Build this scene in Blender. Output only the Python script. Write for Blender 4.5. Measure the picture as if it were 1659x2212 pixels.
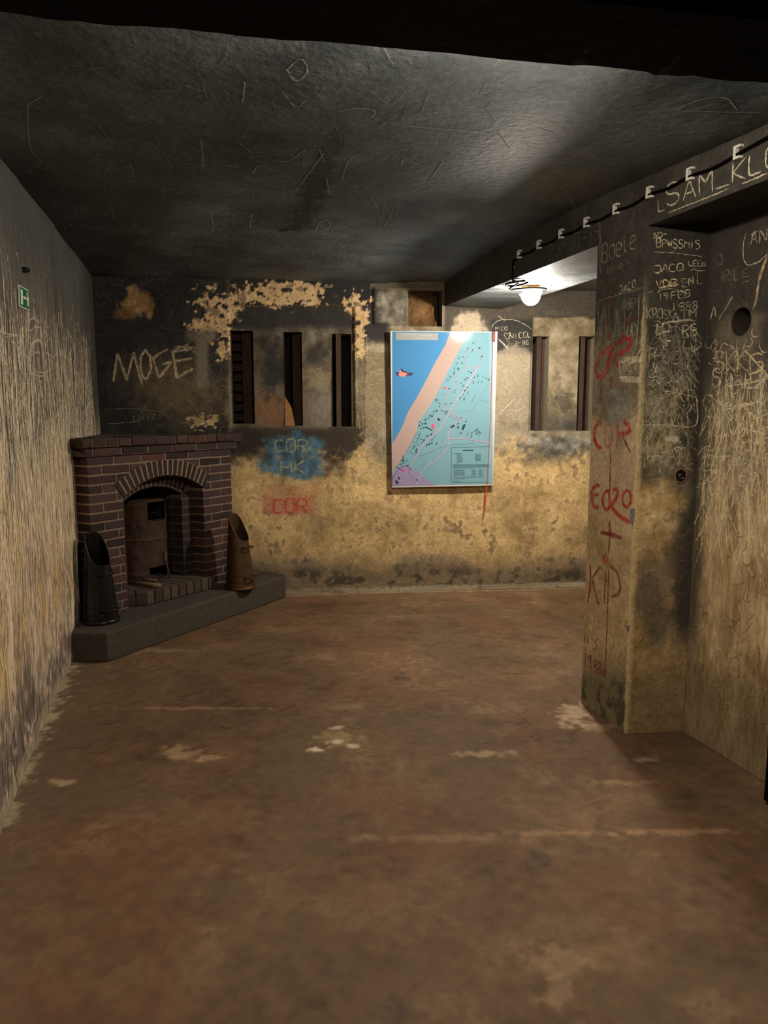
import bpy, math, random
import numpy as np
from mathutils import Vector

for o in list(bpy.data.objects): bpy.data.objects.remove(o)
scn = bpy.context.scene
COL = scn.collection

# ------------------------------------------------------------------ camera, world, lamps, exposure
F, CX, CY, H = 1600.0, 829.5, 1106.0, 1.45
PITCH = math.atan(216 / F)
cam_d = bpy.data.cameras.new('camera'); cam = bpy.data.objects.new('camera', cam_d); COL.objects.link(cam)
cam.location = (0, 0, H); cam.rotation_euler = (math.pi / 2 - PITCH, 0, 0)
cam_d.sensor_fit = 'VERTICAL'; cam_d.sensor_height = 36; cam_d.lens = F / 2212 * 36
cam_d.clip_start = 0.02
scn.camera = cam
w = bpy.data.worlds.new('world'); scn.world = w; w.use_nodes = True
w.node_tree.nodes['Background'].inputs[0].default_value = (1, .9, .8, 1)
w.node_tree.nodes['Background'].inputs[1].default_value = 0.004
scn.view_settings.view_transform = 'Standard'; scn.view_settings.look = 'None'
scn.view_settings.gamma = 1; scn.view_settings.exposure = 0.0
LAMP_BACK, LAMP_FRONT = 1400, 1050            # radiance of the two bulkhead lamp glasses
LAMP_COL = (1.0, .92, .80)
LAMP_FRONT_XY = (.28, 1.74)
LAMP_BACK_XY = (.935, 4.87)

# ------------------------------------------------------------------ helpers
rnd = random.Random(7); rng = np.random.default_rng(7)
cp, sp = math.cos(PITCH), math.sin(PITCH)
def ray(x, y):
    x = np.asarray(x, float); y = np.asarray(y, float)
    u = (x - CX) / F; v = -(y - CY) / F
    return np.stack([u, cp + v * sp, -sp + v * cp], -1)
def Z(x, y, z=0.0):
    d = ray(x, y); t = (z - H) / d[..., 2]
    return np.array([0, 0, H]) + d * t[..., None]
def proj(P):
    Q = np.asarray(P, float) - [0, 0, H]
    Y = Q[..., 1] * sp + Q[..., 2] * cp; W = np.maximum(Q[..., 1] * cp - Q[..., 2] * sp, .05)
    return CX + F * Q[..., 0] / W, CY - F * Y / W
def ss(a, b, x):
    t = np.clip((np.asarray(x, float) - a) / (b - a), 0, 1); return t * t * (3 - 2 * t)
def _h(ix, iy, iz, seed):
    h = (ix.astype(np.int64) * 374761393 + iy.astype(np.int64) * 668265263 + iz.astype(np.int64) * 2147483647 + seed * 974711) & 0xFFFFFFFF
    h = ((h ^ (h >> 13)) * 1274126177) & 0xFFFFFFFF
    h = ((h ^ (h >> 16)) * 2246822519) & 0xFFFFFFFF
    return ((h ^ (h >> 13)) & 0xFFFFFF) / 16777215.0
def vn(P, seed=0):
    i = np.floor(P); f = P - i; f = f * f * (3 - 2 * f); r = 0
    for a in (0, 1):
        for b in (0, 1):
            for c in (0, 1):
                wt = (f[:, 0] if a else 1 - f[:, 0]) * (f[:, 1] if b else 1 - f[:, 1]) * (f[:, 2] if c else 1 - f[:, 2])
                r = r + wt * _h(i[:, 0] + a, i[:, 1] + b, i[:, 2] + c, seed)
    return r
def fbm(P, sc, oct=4, seed=0, st=(1, 1, 1)):
    Q = np.asarray(P) * np.array(st) * sc; r = 0; a = .5; t = 0
    for k in range(oct):
        r = r + a * vn(Q, seed + 17 * k); t += a; a *= .55; Q = Q * 2.03 + 5.1
    return np.clip((r / t - .5) * 1.7 + .5, 0, 1)
def s2l(c):
    c = np.clip(np.asarray(c, float) / 255, 0, 1)
    return np.where(c <= .04045, c / 12.92, ((c + .055) / 1.055) ** 2.4)
def mix(c, col, m):
    m = np.clip(np.asarray(m), 0, 1)[..., None]
    return c * (1 - m) + np.asarray(col, float) * m

def material(name, color=None, rough=.85, metal=0.0, var=.25, vscale=14, bump=.3, bscale=60, emit=None, spec=.3, dist=.01, streak=None):
    m = bpy.data.materials.new(name); m.use_nodes = True; nt = m.node_tree; N = nt.nodes; L = nt.links
    b = N['Principled BSDF']
    b.inputs['Roughness'].default_value = rough; b.inputs['Metallic'].default_value = metal
    b.inputs['Specular IOR Level'].default_value = spec
    tc = N.new('ShaderNodeTexCoord')
    src = tc.outputs['Object']
    if streak:
        mp = N.new('ShaderNodeMapping'); mp.inputs['Scale'].default_value = streak; L.new(src, mp.inputs[0]); src = mp.outputs[0]
    no = N.new('ShaderNodeTexNoise'); no.inputs['Scale'].default_value = vscale; no.inputs['Detail'].default_value = 8; no.inputs['Roughness'].default_value = .68
    L.new(src, no.inputs['Vector'])
    mr = N.new('ShaderNodeMapRange'); mr.inputs[1].default_value = .3; mr.inputs[2].default_value = .7
    mr.inputs[3].default_value = 1 - var; mr.inputs[4].default_value = 1 + var; L.new(no.outputs[0], mr.inputs[0])
    if color is None:
        at = N.new('ShaderNodeAttribute'); at.attribute_name = 'Col'; cs = at.outputs['Color']
    else:
        rg = N.new('ShaderNodeRGB'); rg.outputs[0].default_value = (*s2l(color), 1); cs = rg.outputs[0]
    vm = N.new('ShaderNodeVectorMath'); vm.operation = 'SCALE'; L.new(cs, vm.inputs[0]); L.new(mr.outputs[0], vm.inputs['Scale'])
    L.new(vm.outputs[0], b.inputs['Base Color'])
    if bump > 0:
        n2 = N.new('ShaderNodeTexNoise'); n2.inputs['Scale'].default_value = bscale; n2.inputs['Detail'].default_value = 6; n2.inputs['Roughness'].default_value = .6
        L.new(tc.outputs['Object'], n2.inputs['Vector'])
        bp = N.new('ShaderNodeBump'); bp.inputs['Strength'].default_value = bump; bp.inputs['Distance'].default_value = dist
        L.new(n2.outputs[0], bp.inputs['Height']); L.new(bp.outputs[0], b.inputs['Normal'])
    if emit:
        b.inputs['Emission Color'].default_value = (*emit[0], 1); b.inputs['Emission Strength'].default_value = emit[1]
    return m

M = {}
M['plaster'] = material('old_plaster', None, .88, var=.30, vscale=55, bump=.55, bscale=38, dist=.008)
M['streaky'] = material('streaked_plaster', None, .88, var=.34, vscale=60, bump=.5, bscale=45, dist=.008, streak=(1, 1, .22))
M['sooty'] = material('sooted_concrete', None, .62, var=.28, vscale=40, bump=.6, bscale=30, dist=.008, spec=.35)
M['floor'] = material('worn_red_floor', None, .8, var=.2, vscale=22, bump=.35, bscale=28, dist=.006, spec=.25)
M['brick'] = material('dark_brick', None, .85, var=.3, vscale=50, bump=.6, bscale=90, dist=.004)
M['concrete'] = material('grimy_concrete', None, .85, var=.25, vscale=30, bump=.5, bscale=50, dist=.005)
M['enamel'] = material('black_enamel', (11, 12, 12), .32, .2, var=.15, bump=.05, spec=.5)
M['copper'] = material('tarnished_copper', (84, 64, 44), .42, .6, var=.25, vscale=9, bump=.06, bscale=40)
M['copper_dark'] = material('dark_tarnished_copper', (84, 60, 40), .45, .6, var=.3, bump=.1)
M['rust'] = material('rusty_steel', (68, 49, 35), .75, .25, var=.45, vscale=14, bump=.5, bscale=40)
M['iron'] = material('dark_iron', (40, 35, 31), .6, .5, var=.3, bump=.3)
M['palewood'] = material('weathered_wood', (112, 92, 66), .85, var=.3, bump=.4)
M['oldwood'] = material('old_dark_wood', (66, 50, 40), .85, var=.45, vscale=18, bump=.5, streak=(3, 3, .3))
M['black'] = material('blackened_timber', (12, 10, 10), .8, var=.4, bump=.5, bscale=20, spec=.1)
M['rustlamp'] = material('rusty_lamp_base', (150, 104, 62), .7, .1, var=.4, vscale=40, bump=.4)
M['wire'] = material('galvanised_cage', (190, 150, 140), .5, .6, bump=0)
M['glass_back'] = material('lit_glass', (255, 255, 250), .4, emit=(LAMP_COL, LAMP_BACK), bump=0, var=0)
M['glass_front'] = material('lit_glass', (255, 255, 250), .4, emit=(LAMP_COL, LAMP_FRONT), bump=0, var=0)
M['rubber'] = material('black_cable', (5, 5, 5), .9, bump=0, var=.1, spec=.05)
M['clip'] = material('white_plastic_clip', (205, 200, 188), .6, bump=.2, var=.15)
M['print'] = material('laminated_print', None, .09, var=.02, bump=.015, bscale=9, spec=.22)
M['board'] = material('white_board', (188, 186, 178), .45, bump=.03, var=.04)
M['redcord'] = material('red_cord', (196, 62, 36), .7, bump=.2, var=.1)
M['redplastic'] = material('dark_red_holder', (92, 30, 24), .4, bump=0)
M['green'] = material('green_sign', (8, 96, 72), .45, bump=.02, var=.08)
M['signwhite'] = material('photoluminescent_white', (226, 226, 190), .5, bump=0, var=.05)
M['steel'] = material('dull_steel', (120, 112, 100), .5, .7, bump=.3)
M['hole_shade'] = material('painted_hole_shade', (30, 24, 20), .95, var=.5, bump=.6, spec=.05)  # shade of the conduit hollow put into a dark colour

def link(name, verts, faces, mat, parent=None, cols=None, smooth=False):
    me = bpy.data.meshes.new(name)
    me.from_pydata([tuple(map(float, v)) for v in verts], [], faces); me.update()
    if cols is not None:
        a = me.color_attributes.new('Col', 'FLOAT_COLOR', 'POINT')
        c = np.ones((len(verts), 4)); c[:, :3] = s2l(np.asarray(cols)); a.data.foreach_set('color', c.ravel())
    for m in (mat if isinstance(mat, list) else [mat]): me.materials.append(m)
    if smooth: me.polygons.foreach_set('use_smooth', [True] * len(me.polygons))
    o = bpy.data.objects.new(name, me); COL.objects.link(o)
    if parent is not None: o.parent = parent
    return o
def root(name, loc, rz=0.0, label=None, cat=None, group=None):
    o = bpy.data.objects.new(name, None); COL.objects.link(o); o.location = loc; o.rotation_euler = (0, 0, rz)
    o.empty_display_size = .1
    tag(o, label, cat, group); return o
def tag(o, label=None, cat=None, group=None, kind=None):
    if label: o['label'] = label
    if cat: o['category'] = cat
    if group: o['group'] = group
    if kind: o['kind'] = kind
    return o
def bevel(o, wd=.003, seg=2):
    m = o.modifiers.new('bevel', 'BEVEL'); m.width = wd; m.segments = seg; m.limit_method = 'ANGLE'; return o

class MB:
    def __init__(s): s.v = []; s.f = []; s.c = []
    def add(s, vs, fs, col=(128, 128, 128)):
        b = len(s.v); s.v += [tuple(map(float, q)) for q in vs]; s.f += [tuple(b + i for i in q) for q in fs]; s.c += [col] * len(vs)
    def hexa(s, p, col=(128, 128, 128)):         # 8 points: bottom ring 0-3, top ring 4-7
        s.add(p, [(3, 2, 1, 0), (4, 5, 6, 7), (0, 1, 5, 4), (1, 2, 6, 5), (2, 3, 7, 6), (3, 0, 4, 7)], col)
    def box(s, c, sx, sy, sz, col=(128, 128, 128), R=None):
        p = []
        for dz in (-.5, .5):
            for dx, dy in ((-.5, -.5), (.5, -.5), (.5, .5), (-.5, .5)):
                q = Vector((dx * sx, dy * sy, dz * sz))
                if R is not None: q = R @ q
                p.append((c[0] + q[0], c[1] + q[1], c[2] + q[2]))
        s.hexa(p, col)
    def prism(s, poly, z0, z1, col=(128, 128, 128)):
        n = len(poly)
        s.add([(x, y, z0) for x, y in poly] + [(x, y, z1) for x, y in poly],
              [tuple(range(n - 1, -1, -1)), tuple(range(n, 2 * n))] + [(i, (i + 1) % n, n + (i + 1) % n, n + i) for i in range(n)], col)
    def tube(s, pts, r, seg=8, col=(128, 128, 128), caps=True):
        pts = [Vector(p) for p in pts]; n = len(pts); vs = []; fs = []
        rr = r if isinstance(r, (list, tuple)) else [r] * n
        t0 = (pts[1] - pts[0]).normalized(); up = Vector((0, 0, 1)) if abs(t0.z) < .9 else Vector((1, 0, 0))
        a = t0.cross(up).normalized()
        for i, p in enumerate(pts):
            t = (pts[min(i + 1, n - 1)] - pts[max(i - 1, 0)]).normalized()
            a = (a - t * a.dot(t)).normalized(); b = t.cross(a)
            for k in range(seg):
                g = 2 * math.pi * k / seg; vs.append(p + (a * math.cos(g) + b * math.sin(g)) * rr[i])
        for i in range(n - 1):
            for k in range(seg):
                fs.append((i * seg + k, i * seg + (k + 1) % seg, (i + 1) * seg + (k + 1) % seg, (i + 1) * seg + k))
        if caps: fs += [tuple(range(seg - 1, -1, -1)), tuple((n - 1) * seg + k for k in range(seg))]
        s.add(vs, fs, col)
    def lathe(s, prof, seg=32, c=(0, 0, 0), col=(128, 128, 128)):
        vs = []; fs = []; n = len(prof)
        for r, z in prof:
            for k in range(seg):
                g = 2 * math.pi * k / seg; vs.append((c[0] + r * math.cos(g), c[1] + r * math.sin(g), c[2] + z))
        for i in range(n - 1):
            for k in range(seg):
                fs.append((i * seg + k, i * seg + (k + 1) % seg, (i + 1) * seg + (k + 1) % seg, (i + 1) * seg + k))
        s.add(vs, fs, col)
    def build(s, name, mat, parent=None, smooth=False): return link(name, s.v, s.f, mat, parent, s.c, smooth)

# ------------------------------------------------------------------ stroke lettering
GL = {'A': '002640|1232', 'B': '000636453303|3342413000', 'C': '4536160501103041', 'D': '000626444220 00', 'E': '46060040|0333', 'F': '460600|0333',
      'G': '453616050110304143 23', 'H': '0006|4046|0343', 'I': '2026', 'J': '064641301001', 'K': '0006|460340', 'L': '060040', 'M': '0006234640',
      'N': '00064046', 'O': '100105163645413010', 'P': '00063645443303', 'R': '00063645443303|2340', 'S': '453616050413334241301001', 'T': '0646|2620',
      'U': '060110304146', 'V': '062046', 'W': '0610253046', 'X': '0046|0640', 'Y': '062346|2320', 'Z': '06460040', '0': '100105163645413010', '1': '152620',
      '2': '0516364544 0040', '3': '05163645442324 4241301001', '4': '36 024 2|3630', '5': '460604344341301001', '6': '4616020110304133 12', '7': '064610',
      '8': '231405163645442 342413010011223', '9': '43130415364541 10', '+': '2125|0343', '-': '0343', '.': '2021', ' ': '', 'e': '024243341403011040',
      'o': '100103143443413010', 'l': '161120', '<': '200305141625364543 20', '_': '0040', '/': '0046', '=': '0242|0444'}
def glyph(ch):
    out = []
    for part in GL[ch].replace(' ', '').split('|'):
        if len(part) >= 4: out.append(np.array([[int(part[i]), int(part[i + 1])] for i in range(0, len(part) // 2 * 2, 2)], float) / [4, 6])
    return out
def chaikin(p, n=1, k=.22):
    for _ in range(n):
        if len(p) < 3: return p
        q = [p[0]]
        for a, b in zip(p[:-1], p[1:]): q += [a * (1 - k) + b * k, a * k + b * (1 - k)]
        q.append(p[-1]); p = np.array(q)
    return p
def resample(p, step):
    p = np.asarray(p, float); d = np.r_[0, np.cumsum(np.linalg.norm(np.diff(p, axis=0), axis=1))]
    if d[-1] < 1e-6: return p[:1]
    n = max(2, int(d[-1] / step) + 1); t = np.linspace(0, d[-1], n)
    return np.stack([np.interp(t, d, p[:, k]) for k in range(p.shape[1])], 1)

# ------------------------------------------------------------------ surfaces: a fine grid with the stains, plus every scratched or painted stroke
class Surf:
    """sheet: local (a,b) -> world; vertical walls (a along the wall, b = height) or near-horizontal slabs (a = x, b = y)"""
    def __init__(s, name, paint, mat, A=None, B=None, inward=1, zfn=None, disp=None, lo=None, nsign=1):
        s.name, s.paint, s.mat, s.zfn, s.disp = name, paint, mat, zfn, disp; s.strokes = []; s.nsign = nsign; s.warp = None
        if A is not None:
            s.A = np.array(A, float); s.B = np.array(B, float); s.u = (s.B - s.A) / np.linalg.norm(s.B - s.A)
            s.n = np.array([-s.u[1], s.u[0]]) * inward
    def world(s, ab, off=0.0):
        ab = np.asarray(ab, float)
        if s.zfn is None:
            d = (s.disp(ab[:, 0], ab[:, 1]) if s.disp else 0) + off
            xy = s.A + ab[:, :1] * s.u + (s.n * (np.ones(len(ab)) * d)[:, None])
            P = np.c_[xy, ab[:, 1]]
            return s.warp(P) if s.warp else P
        return np.c_[ab, s.zfn(ab[:, 0], ab[:, 1]) + off * s.nsign]
    def px(s, pts):                                          # point of the wall seen at a pixel, bows and bends included
        pts = np.asarray(pts, float); q = pts.copy()
        for _ in range(3):
            ab = s.px0(q)
            if s.zfn is not None: return ab
            q = q + (pts - np.stack(proj(s.world(ab)), 1))
        return s.px0(q)
    def px0(s, pts):
        pts = np.asarray(pts, float); d = ray(pts[:, 0], pts[:, 1])
        if s.zfn is None:
            nn = np.array([-s.u[1], s.u[0]]); t = (nn @ s.A) / (d[:, :2] @ nn); P = np.array([0, 0, H]) + d * t[:, None]
            return np.c_[(P[:, :2] - s.A) @ s.u, P[:, 2]]
        z = np.full(len(pts), float(s.zfn(np.array([0.]), np.array([4.]))[0]))
        for _ in range(3):
            P = np.array([0, 0, H]) + d * ((z - H) / d[:, 2])[:, None]; z = s.zfn(P[:, 0], P[:, 1])
        return P[:, :2]
    def color(s, P, ab):
        x, y = proj(P); return s.paint(x, y, P, ab)
    def stroke(s, ab, wd, col, al=.8, rough=.0015): s.strokes.append((np.asarray(ab, float), wd, col, al, rough))
    def line(s, pts, wd, col, al=.8, rep=1, jit=1.0, smooth=1):
        if col[0] == 150 and col[1] == 36: wd *= 1.3; col = (160, 28, 20)          # the fat red paint
        for _ in range(rep):
            p = np.asarray(pts, float) + rng.normal(0, jit, (len(pts), 2)) * (1 if rep > 1 else .3)
            s.stroke(s.px(chaikin(p, smooth)), wd, col, al)
    def text(s, t, x0, y0, x1, y1, h, wd, col, al=.8, rep=1, jit=.8, slant=0.0, fill=.78):
        n = len(t); adv = np.array([x1 - x0, y1 - y0], float) / n
        for i, ch in enumerate(t):
            o = np.array([x0, y0]) + adv * i
            dx = rnd.uniform(-.5, .5); dy = rnd.uniform(-1, 1) * h * .05; hh = h * rnd.uniform(.92, 1.08)
            for g in glyph(ch):
                p = o + g[:, :1] * adv * fill + np.c_[g[:, 1] * slant * hh + dx, -g[:, 1] * hh + dy]
                for _ in range(rep):
                    q = p + rng.normal(0, jit, p.shape)
                    s.stroke(s.px(chaikin(q, 1, .12 if ch in 'ABDEFHKLMNPRVWZ1475' else .22)), wd * rnd.uniform(.8, 1.2), col, al)
    def build(s, alist, blist, holes=(), thick=.25, extra=None):
        na, nb = len(alist), len(blist)
        aa, bb = np.meshgrid(alist, blist, indexing='ij'); ab = np.c_[aa.ravel(), bb.ravel()]
        P = s.world(ab); C = s.color(P, ab)
        i, j = np.meshgrid(np.arange(na - 1), np.arange(nb - 1), indexing='ij'); i = i.ravel(); j = j.ravel()
        ca = (alist[i] + alist[i + 1]) / 2; cb = (blist[j] + blist[j + 1]) / 2; keep = np.ones(len(i), bool)
        for (a0, a1, b0, b1) in holes: keep &= ~((ca > a0) & (ca < a1) & (cb > b0) & (cb < b1))
        i, j = i[keep], j[keep]; k = i * nb + j
        Q = np.c_[k, k + nb, k + nb + 1, k + 1]
        V = [P]; CC = [C]; FF = [Q]; base = len(P)
        rib = 0; SP = []; SC = []; SA = []; SR = []
        for (p, wd, col, al, rough) in s.strokes:
            step = max(.008, wd * .8) if wd < .02 else .012
            p = resample(p, step)
            if len(p) < 2 or any(((p[:, 0] > h[0] + .004) & (p[:, 0] < h[1] - .004) & (p[:, 1] > h[2] + .004) & (p[:, 1] < h[3] - .004)).any() for h in holes): continue
            p = p + rng.normal(0, rough * .5, p.shape)
            t = np.gradient(p, axis=0); t /= np.maximum(np.linalg.norm(t, axis=1), 1e-9)[:, None]
            nrm = np.c_[-t[:, 1], t[:, 0]]; n = len(p)
            tp = np.clip(np.minimum(np.arange(n), np.arange(n)[::-1]) / 2.0 + .35, 0, 1) * (1 + .25 * rng.normal(0, 1, n).clip(-1.5, 1.5))
            rows = 2 if wd < .012 else 4
            offs = np.linspace(-.5, .5, rows); rib = (rib + 1) % 12
            pts = np.concatenate([p + nrm * (wd * tp * q)[:, None] for q in offs])
            av = al * (.55 + .75 * rng.random(len(pts)))
            if rows == 4: av = av * np.repeat([.35, 1, 1, .35], n)
            SP.append(pts); SC.append(np.tile(np.asarray(col, float), (len(pts), 1))); SA.append(av); SR.append(np.full(len(pts), .0010 + .00007 * rib))
            q = np.arange(n - 1)
            for r_ in range(rows - 1):
                b0 = base + r_ * n; b1 = base + (r_ + 1) * n
                FF.append(np.c_[b0 + q, b0 + q + 1, b1 + q + 1, b1 + q])
            base += len(pts)
        if SP:
            SP = np.concatenate(SP); SC = np.concatenate(SC); SA = np.concatenate(SA); SR = np.concatenate(SR)
            W3 = s.world(SP, SR); bc = s.color(W3, SP); SA = np.clip(SA * (.6 + .7 * fbm(W3, 90, 2, 5)), 0, 1)[:, None]
            V.append(W3); CC.append(bc * (1 - SA) + SC * SA)
        if s.zfn is None and thick:                               # reveals of openings, back and end faces: the wall has real thickness
            def quad(p, c):
                nonlocal base
                V.append(np.array(p)); CC.append(np.array([c] * 4, float)); FF.append(np.array([[base, base + 1, base + 2, base + 3]])); base += 4
            for (a0, a1, b0, b1) in holes:
                c = s.color(s.world([[a0 - .03, (b0 + b1) / 2]]), np.array([[a0 - .03, (b0 + b1) / 2]]))[0] * .9
                nn = 6
                for (ea, eb) in (((a0, b0), (a0, b1)), ((a0, b1), (a1, b1)), ((a1, b1), (a1, b0)), ((a1, b0), (a0, b0))):
                    f0 = s.world([ea, eb]); k0 = s.world([ea, eb]) - np.r_[s.n, 0] * thick
                    quad([f0[0], f0[1], k0[1], k0[0]], c)
            a0, a1, b0, b1 = alist[0], alist[-1], blist[0], blist[-1]
            g = [(a0, b0), (a1, b0), (a1, b1), (a0, b1)]
            bk = s.world(g) - np.r_[s.n, 0] * (thick + .0); fr = s.world(g)
            for e in (1, 3): quad([fr[e], fr[(e + 1) % 4], bk[(e + 1) % 4], bk[e]], (70, 64, 56))
            if not holes: quad(bk, (70, 64, 56))
        V = np.concatenate(V); CC = np.concatenate(CC); FF = np.concatenate(FF)
        me = bpy.data.meshes.new(s.name)
        me.vertices.add(len(V)); me.vertices.foreach_set('co', V.ravel())
        me.loops.add(FF.size); me.loops.foreach_set('vertex_index', FF.ravel().astype(np.int32))
        me.polygons.add(len(FF)); me.polygons.foreach_set('loop_start', np.arange(0, FF.size, 4, dtype=np.int32))
        me.update(calc_edges=True); me.validate()
        a = me.color_attributes.new('Col', 'FLOAT_COLOR', 'POINT')
        c = np.ones((len(V), 4)); c[:, :3] = s2l(CC); a.data.foreach_set('color', c.ravel())
        me.materials.append(s.mat)
        o = bpy.data.objects.new(s.name, me); COL.objects.link(o); o['kind'] = 'structure'
        return o

def blob(x, y, P, cx, cy, rx, ry, edge=.35, wob=.5, sc=22, seed=3):
    d = np.sqrt(((x - cx) / rx) ** 2 + ((y - cy) / ry) ** 2)
    d = d + (fbm(P, sc, 4, seed) - .5) * wob * 2
    return 1 - ss(1 - edge, 1 + edge, d)
def rectm(x, y, x0, x1, y0, y1, s=6):
    return ss(x0 - s, x0 + s, x) * (1 - ss(x1 - s, x1 + s, x)) * ss(y0 - s, y0 + s, y) * (1 - ss(y1 - s, y1 + s, y))

# ---------------------------------------------------------------- plan of the place
BA, BB = np.array([-0.776, 5.785]), np.array([1.666, 6.054])          # foot of the far wall
LA, LB = np.array([-1.316, 2.366]), np.array([-2.150, 5.634])         # foot of the left wall
EA, EB = np.array([1.274, 2.583]), np.array([.436, 5.495])            # left edge of the beam
PA, PB, PC, PR = [Z(*q)[:2] for q in ((1255, 1518), (1350, 1585), (1475, 1580), (1645, 1685))]
def xl(y): return LA[0] + (y - LA[1]) * (LB[0] - LA[0]) / (LB[1] - LA[1])
def tb(y): return np.clip((y - 3.566) / 2.354, 0, 1.15)
def xe(y): return EA[0] + (y - EA[1]) * (EB[0] - EA[0]) / (EB[1] - EA[1]) + .156 * tb(y)
def yb(x): return BA[1] + (x - BA[0]) * (BB[1] - BA[1]) / (BB[0] - BA[0])
def ceil_z(x, y):
    t = (x - xl(y)) / (xe(y) - xl(y))
    ycr = 4.44 + .22 * (x + 1.7)
    t = np.clip(t, -.3, 1.3)
    return 2.455 - .06 * t + .05 * t * ss(3.5, 5.9, y) + .05 * ss(2.4, 4.4, y) - .012 * ss(-.05, .02, y - ycr) - .05 * np.clip((y - ycr) / 1.2, 0, 1) + .004 * np.sin(x * 9 + y * 5)

# ---------------------------------------------------------------- far wall
SOOT, OCH = np.array([42, 40, 38.]), np.array([186, 156, 106.])
def paint_far(x, y, P, ab):
    n1 = fbm(P, 5, 5, 1); n2 = fbm(P, 18, 4, 2); n3 = fbm(P, 60, 3, 4); vs = fbm(P, 16, 4, 8, (1, 1, .25))
    c = OCH + (n1[:, None] - .5) * [70, 62, 48] + (n2[:, None] - .5) * [50, 46, 38]
    c = mix(c, (196, 168, 118), ss(.62, .85, vs) * .5)
    c = mix(c, (118, 94, 64), ss(.60, .78, n2) * ss(.4, .7, n1) * .6)
    # dirty foot of the wall
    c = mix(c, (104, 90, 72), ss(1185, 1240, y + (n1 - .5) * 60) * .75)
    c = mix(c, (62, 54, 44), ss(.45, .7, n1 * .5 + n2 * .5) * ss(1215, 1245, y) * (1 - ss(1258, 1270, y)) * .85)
    c = mix(c, (168, 156, 130), (P[:, 2] < .035 + .02 * n2) * .7)
    # grey-brown upper half
    up = 1 - ss(960, 1020, y + (n1 - .5) * 110 + 20 * (n2 - .5))
    grey = np.where((x > 790)[:, None], np.array([128, 117, 97.]), np.array([98, 84, 66.]))
    grey = grey + (n1[:, None] - .5) * 50 + (n2[:, None] - .5) * 46
    c = mix(c, grey, up * .92)
    # soot on the left field and the top
    left = (1 - ss(485, 500, x + (n2 - .5) * 12)) * (1 - ss(960, 985, y + (n1 - .5) * 30))
    c = mix(c, SOOT + (n2[:, None] - .5) * 16, left * .96)
    panel = rectm(x, y, 495, 764, 660, 925, 2)
    pc = np.array([88, 77, 62.]) + (n1[:, None] - .5) * 70 + (n2[:, None] - .5) * 50
    pc = mix(pc, (116, 104, 84), ss(730, 900, y) * .55)
    pc = mix(pc, (128, 84, 52), blob(x, y, P, 585, 885, 35, 40, .6) * .6)
    pc = mix(pc, (150, 132, 100), blob(x, y, P, 685, 815, 30, 22, .7, .8) * .7)
    pc = mix(pc, (132, 122, 108), blob(x, y, P, 700, 870, 28, 34, .6) * .7)
    pc = mix(pc, SOOT, blob(x, y, P, 590, 790, 22, 55, .6, .6) * .85)
    pc = mix(pc, SOOT, blob(x, y, P, 688, 765, 24, 24, .6, .6) * .6)
    pc = mix(pc, SOOT, (1 - ss(700, 725, y + (n1 - .5) * 16)) * .85)
    c = mix(c, pc, panel)
    top = (1 - ss(655, 665, y)) * (1 - ss(800, 815, x)) * ss(490, 500, x)
    c = mix(c, SOOT, top * .96)
    c = mix(c, SOOT, rectm(x, y, 764, 840, 600, 738, 10) * ss(.25, .6, n1 + .25) * .9)
    band = rectm(x, y, 500, 775, 925, 965, 9); c = mix(c, (50, 43, 36), band * .93)
    c = mix(c, (56, 47, 38), blob(x, y, P, 735, 955, 48, 36, .25, .35) * .95)
    c = mix(c, (48, 41, 34), blob(x, y, P, 520, 955, 62, 30, .3, .4) * .9)
    # flaked plaster
    FL = np.array([214, 180, 132.]) + (n2[:, None] - .5) * 60
    fl = lambda cx, cy, rx, ry, w=.9: ss(.42, .52, blob(x, y, P, cx, cy, rx, ry, .6, w, 30) * (.45 + .75 * n3))
    m = np.maximum.reduce([fl(528, 640, 36, 20), fl(590, 640, 42, 18), fl(650, 640, 46, 20), fl(682, 625, 22, 18), fl(610, 618, 60, 10, 1.2), fl(772, 665, 26, 26), fl(786, 685, 14, 18),
                           fl(775, 735, 12, 38, .8), fl(497, 665, 7, 22), fl(498, 730, 6, 36), fl(460, 690, 34, 40, 1.5), fl(470, 650, 36, 10, 1.2), fl(478, 745, 10, 30, 1.1),
                           fl(445, 912, 30, 14, 1.1), fl(430, 700, 18, 12), fl(1105, 665, 12, 9), fl(1205, 676, 40, 5, 1.0), fl(1245, 676, 28, 6, 1.0), fl(1152, 700, 10, 34, 1.1), fl(1020, 945, 20, 12, 1.3)])
    fx = (y < 790) | (y > 890)
    m = m * fx
    c = mix(c, FL, m)
    c = mix(c, (84, 68, 48), m * ss(.62, .75, n2) * .6)
    sandy = blob(x, y, P, 302, 655, 34, 34, .2, .45, 16); c = mix(c, np.array([150, 116, 74.]) + (n2[:, None] - .5) * 80, sandy * .93)
    c = mix(c, (120, 84, 56), blob(x, y, P, 270, 678, 22, 14, .3, .4) * .8)
    # smudges round the big word
    c = mix(c, (104, 90, 70), blob(x, y, P, 345, 815, 85, 45, .8, .4) * .6)
    c = mix(c, (128, 108, 76), blob(x, y, P, 400, 860, 80, 55, .9, .5) * .55)
    c = mix(c, (124, 116, 100), rectm(x, y, 424, 450, 722, 840, 8) * .95)
    c = mix(c, (112, 102, 86), rectm(x, y, 402, 470, 712, 738, 9) * .8)
    # blue and red painted patches
    blue = np.maximum(blob(x, y, P, 632, 968, 66, 28, .25, .45, 20), np.maximum(blob(x, y, P, 625, 1005, 62, 24, .25, .35, 20), blob(x, y, P, 655, 1018, 42, 18, .3, .3)))
    c = mix(c, np.array([62, 98, 120.]) + (n2[:, None] - .5) * [50, 70, 80], blue * .85)
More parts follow.
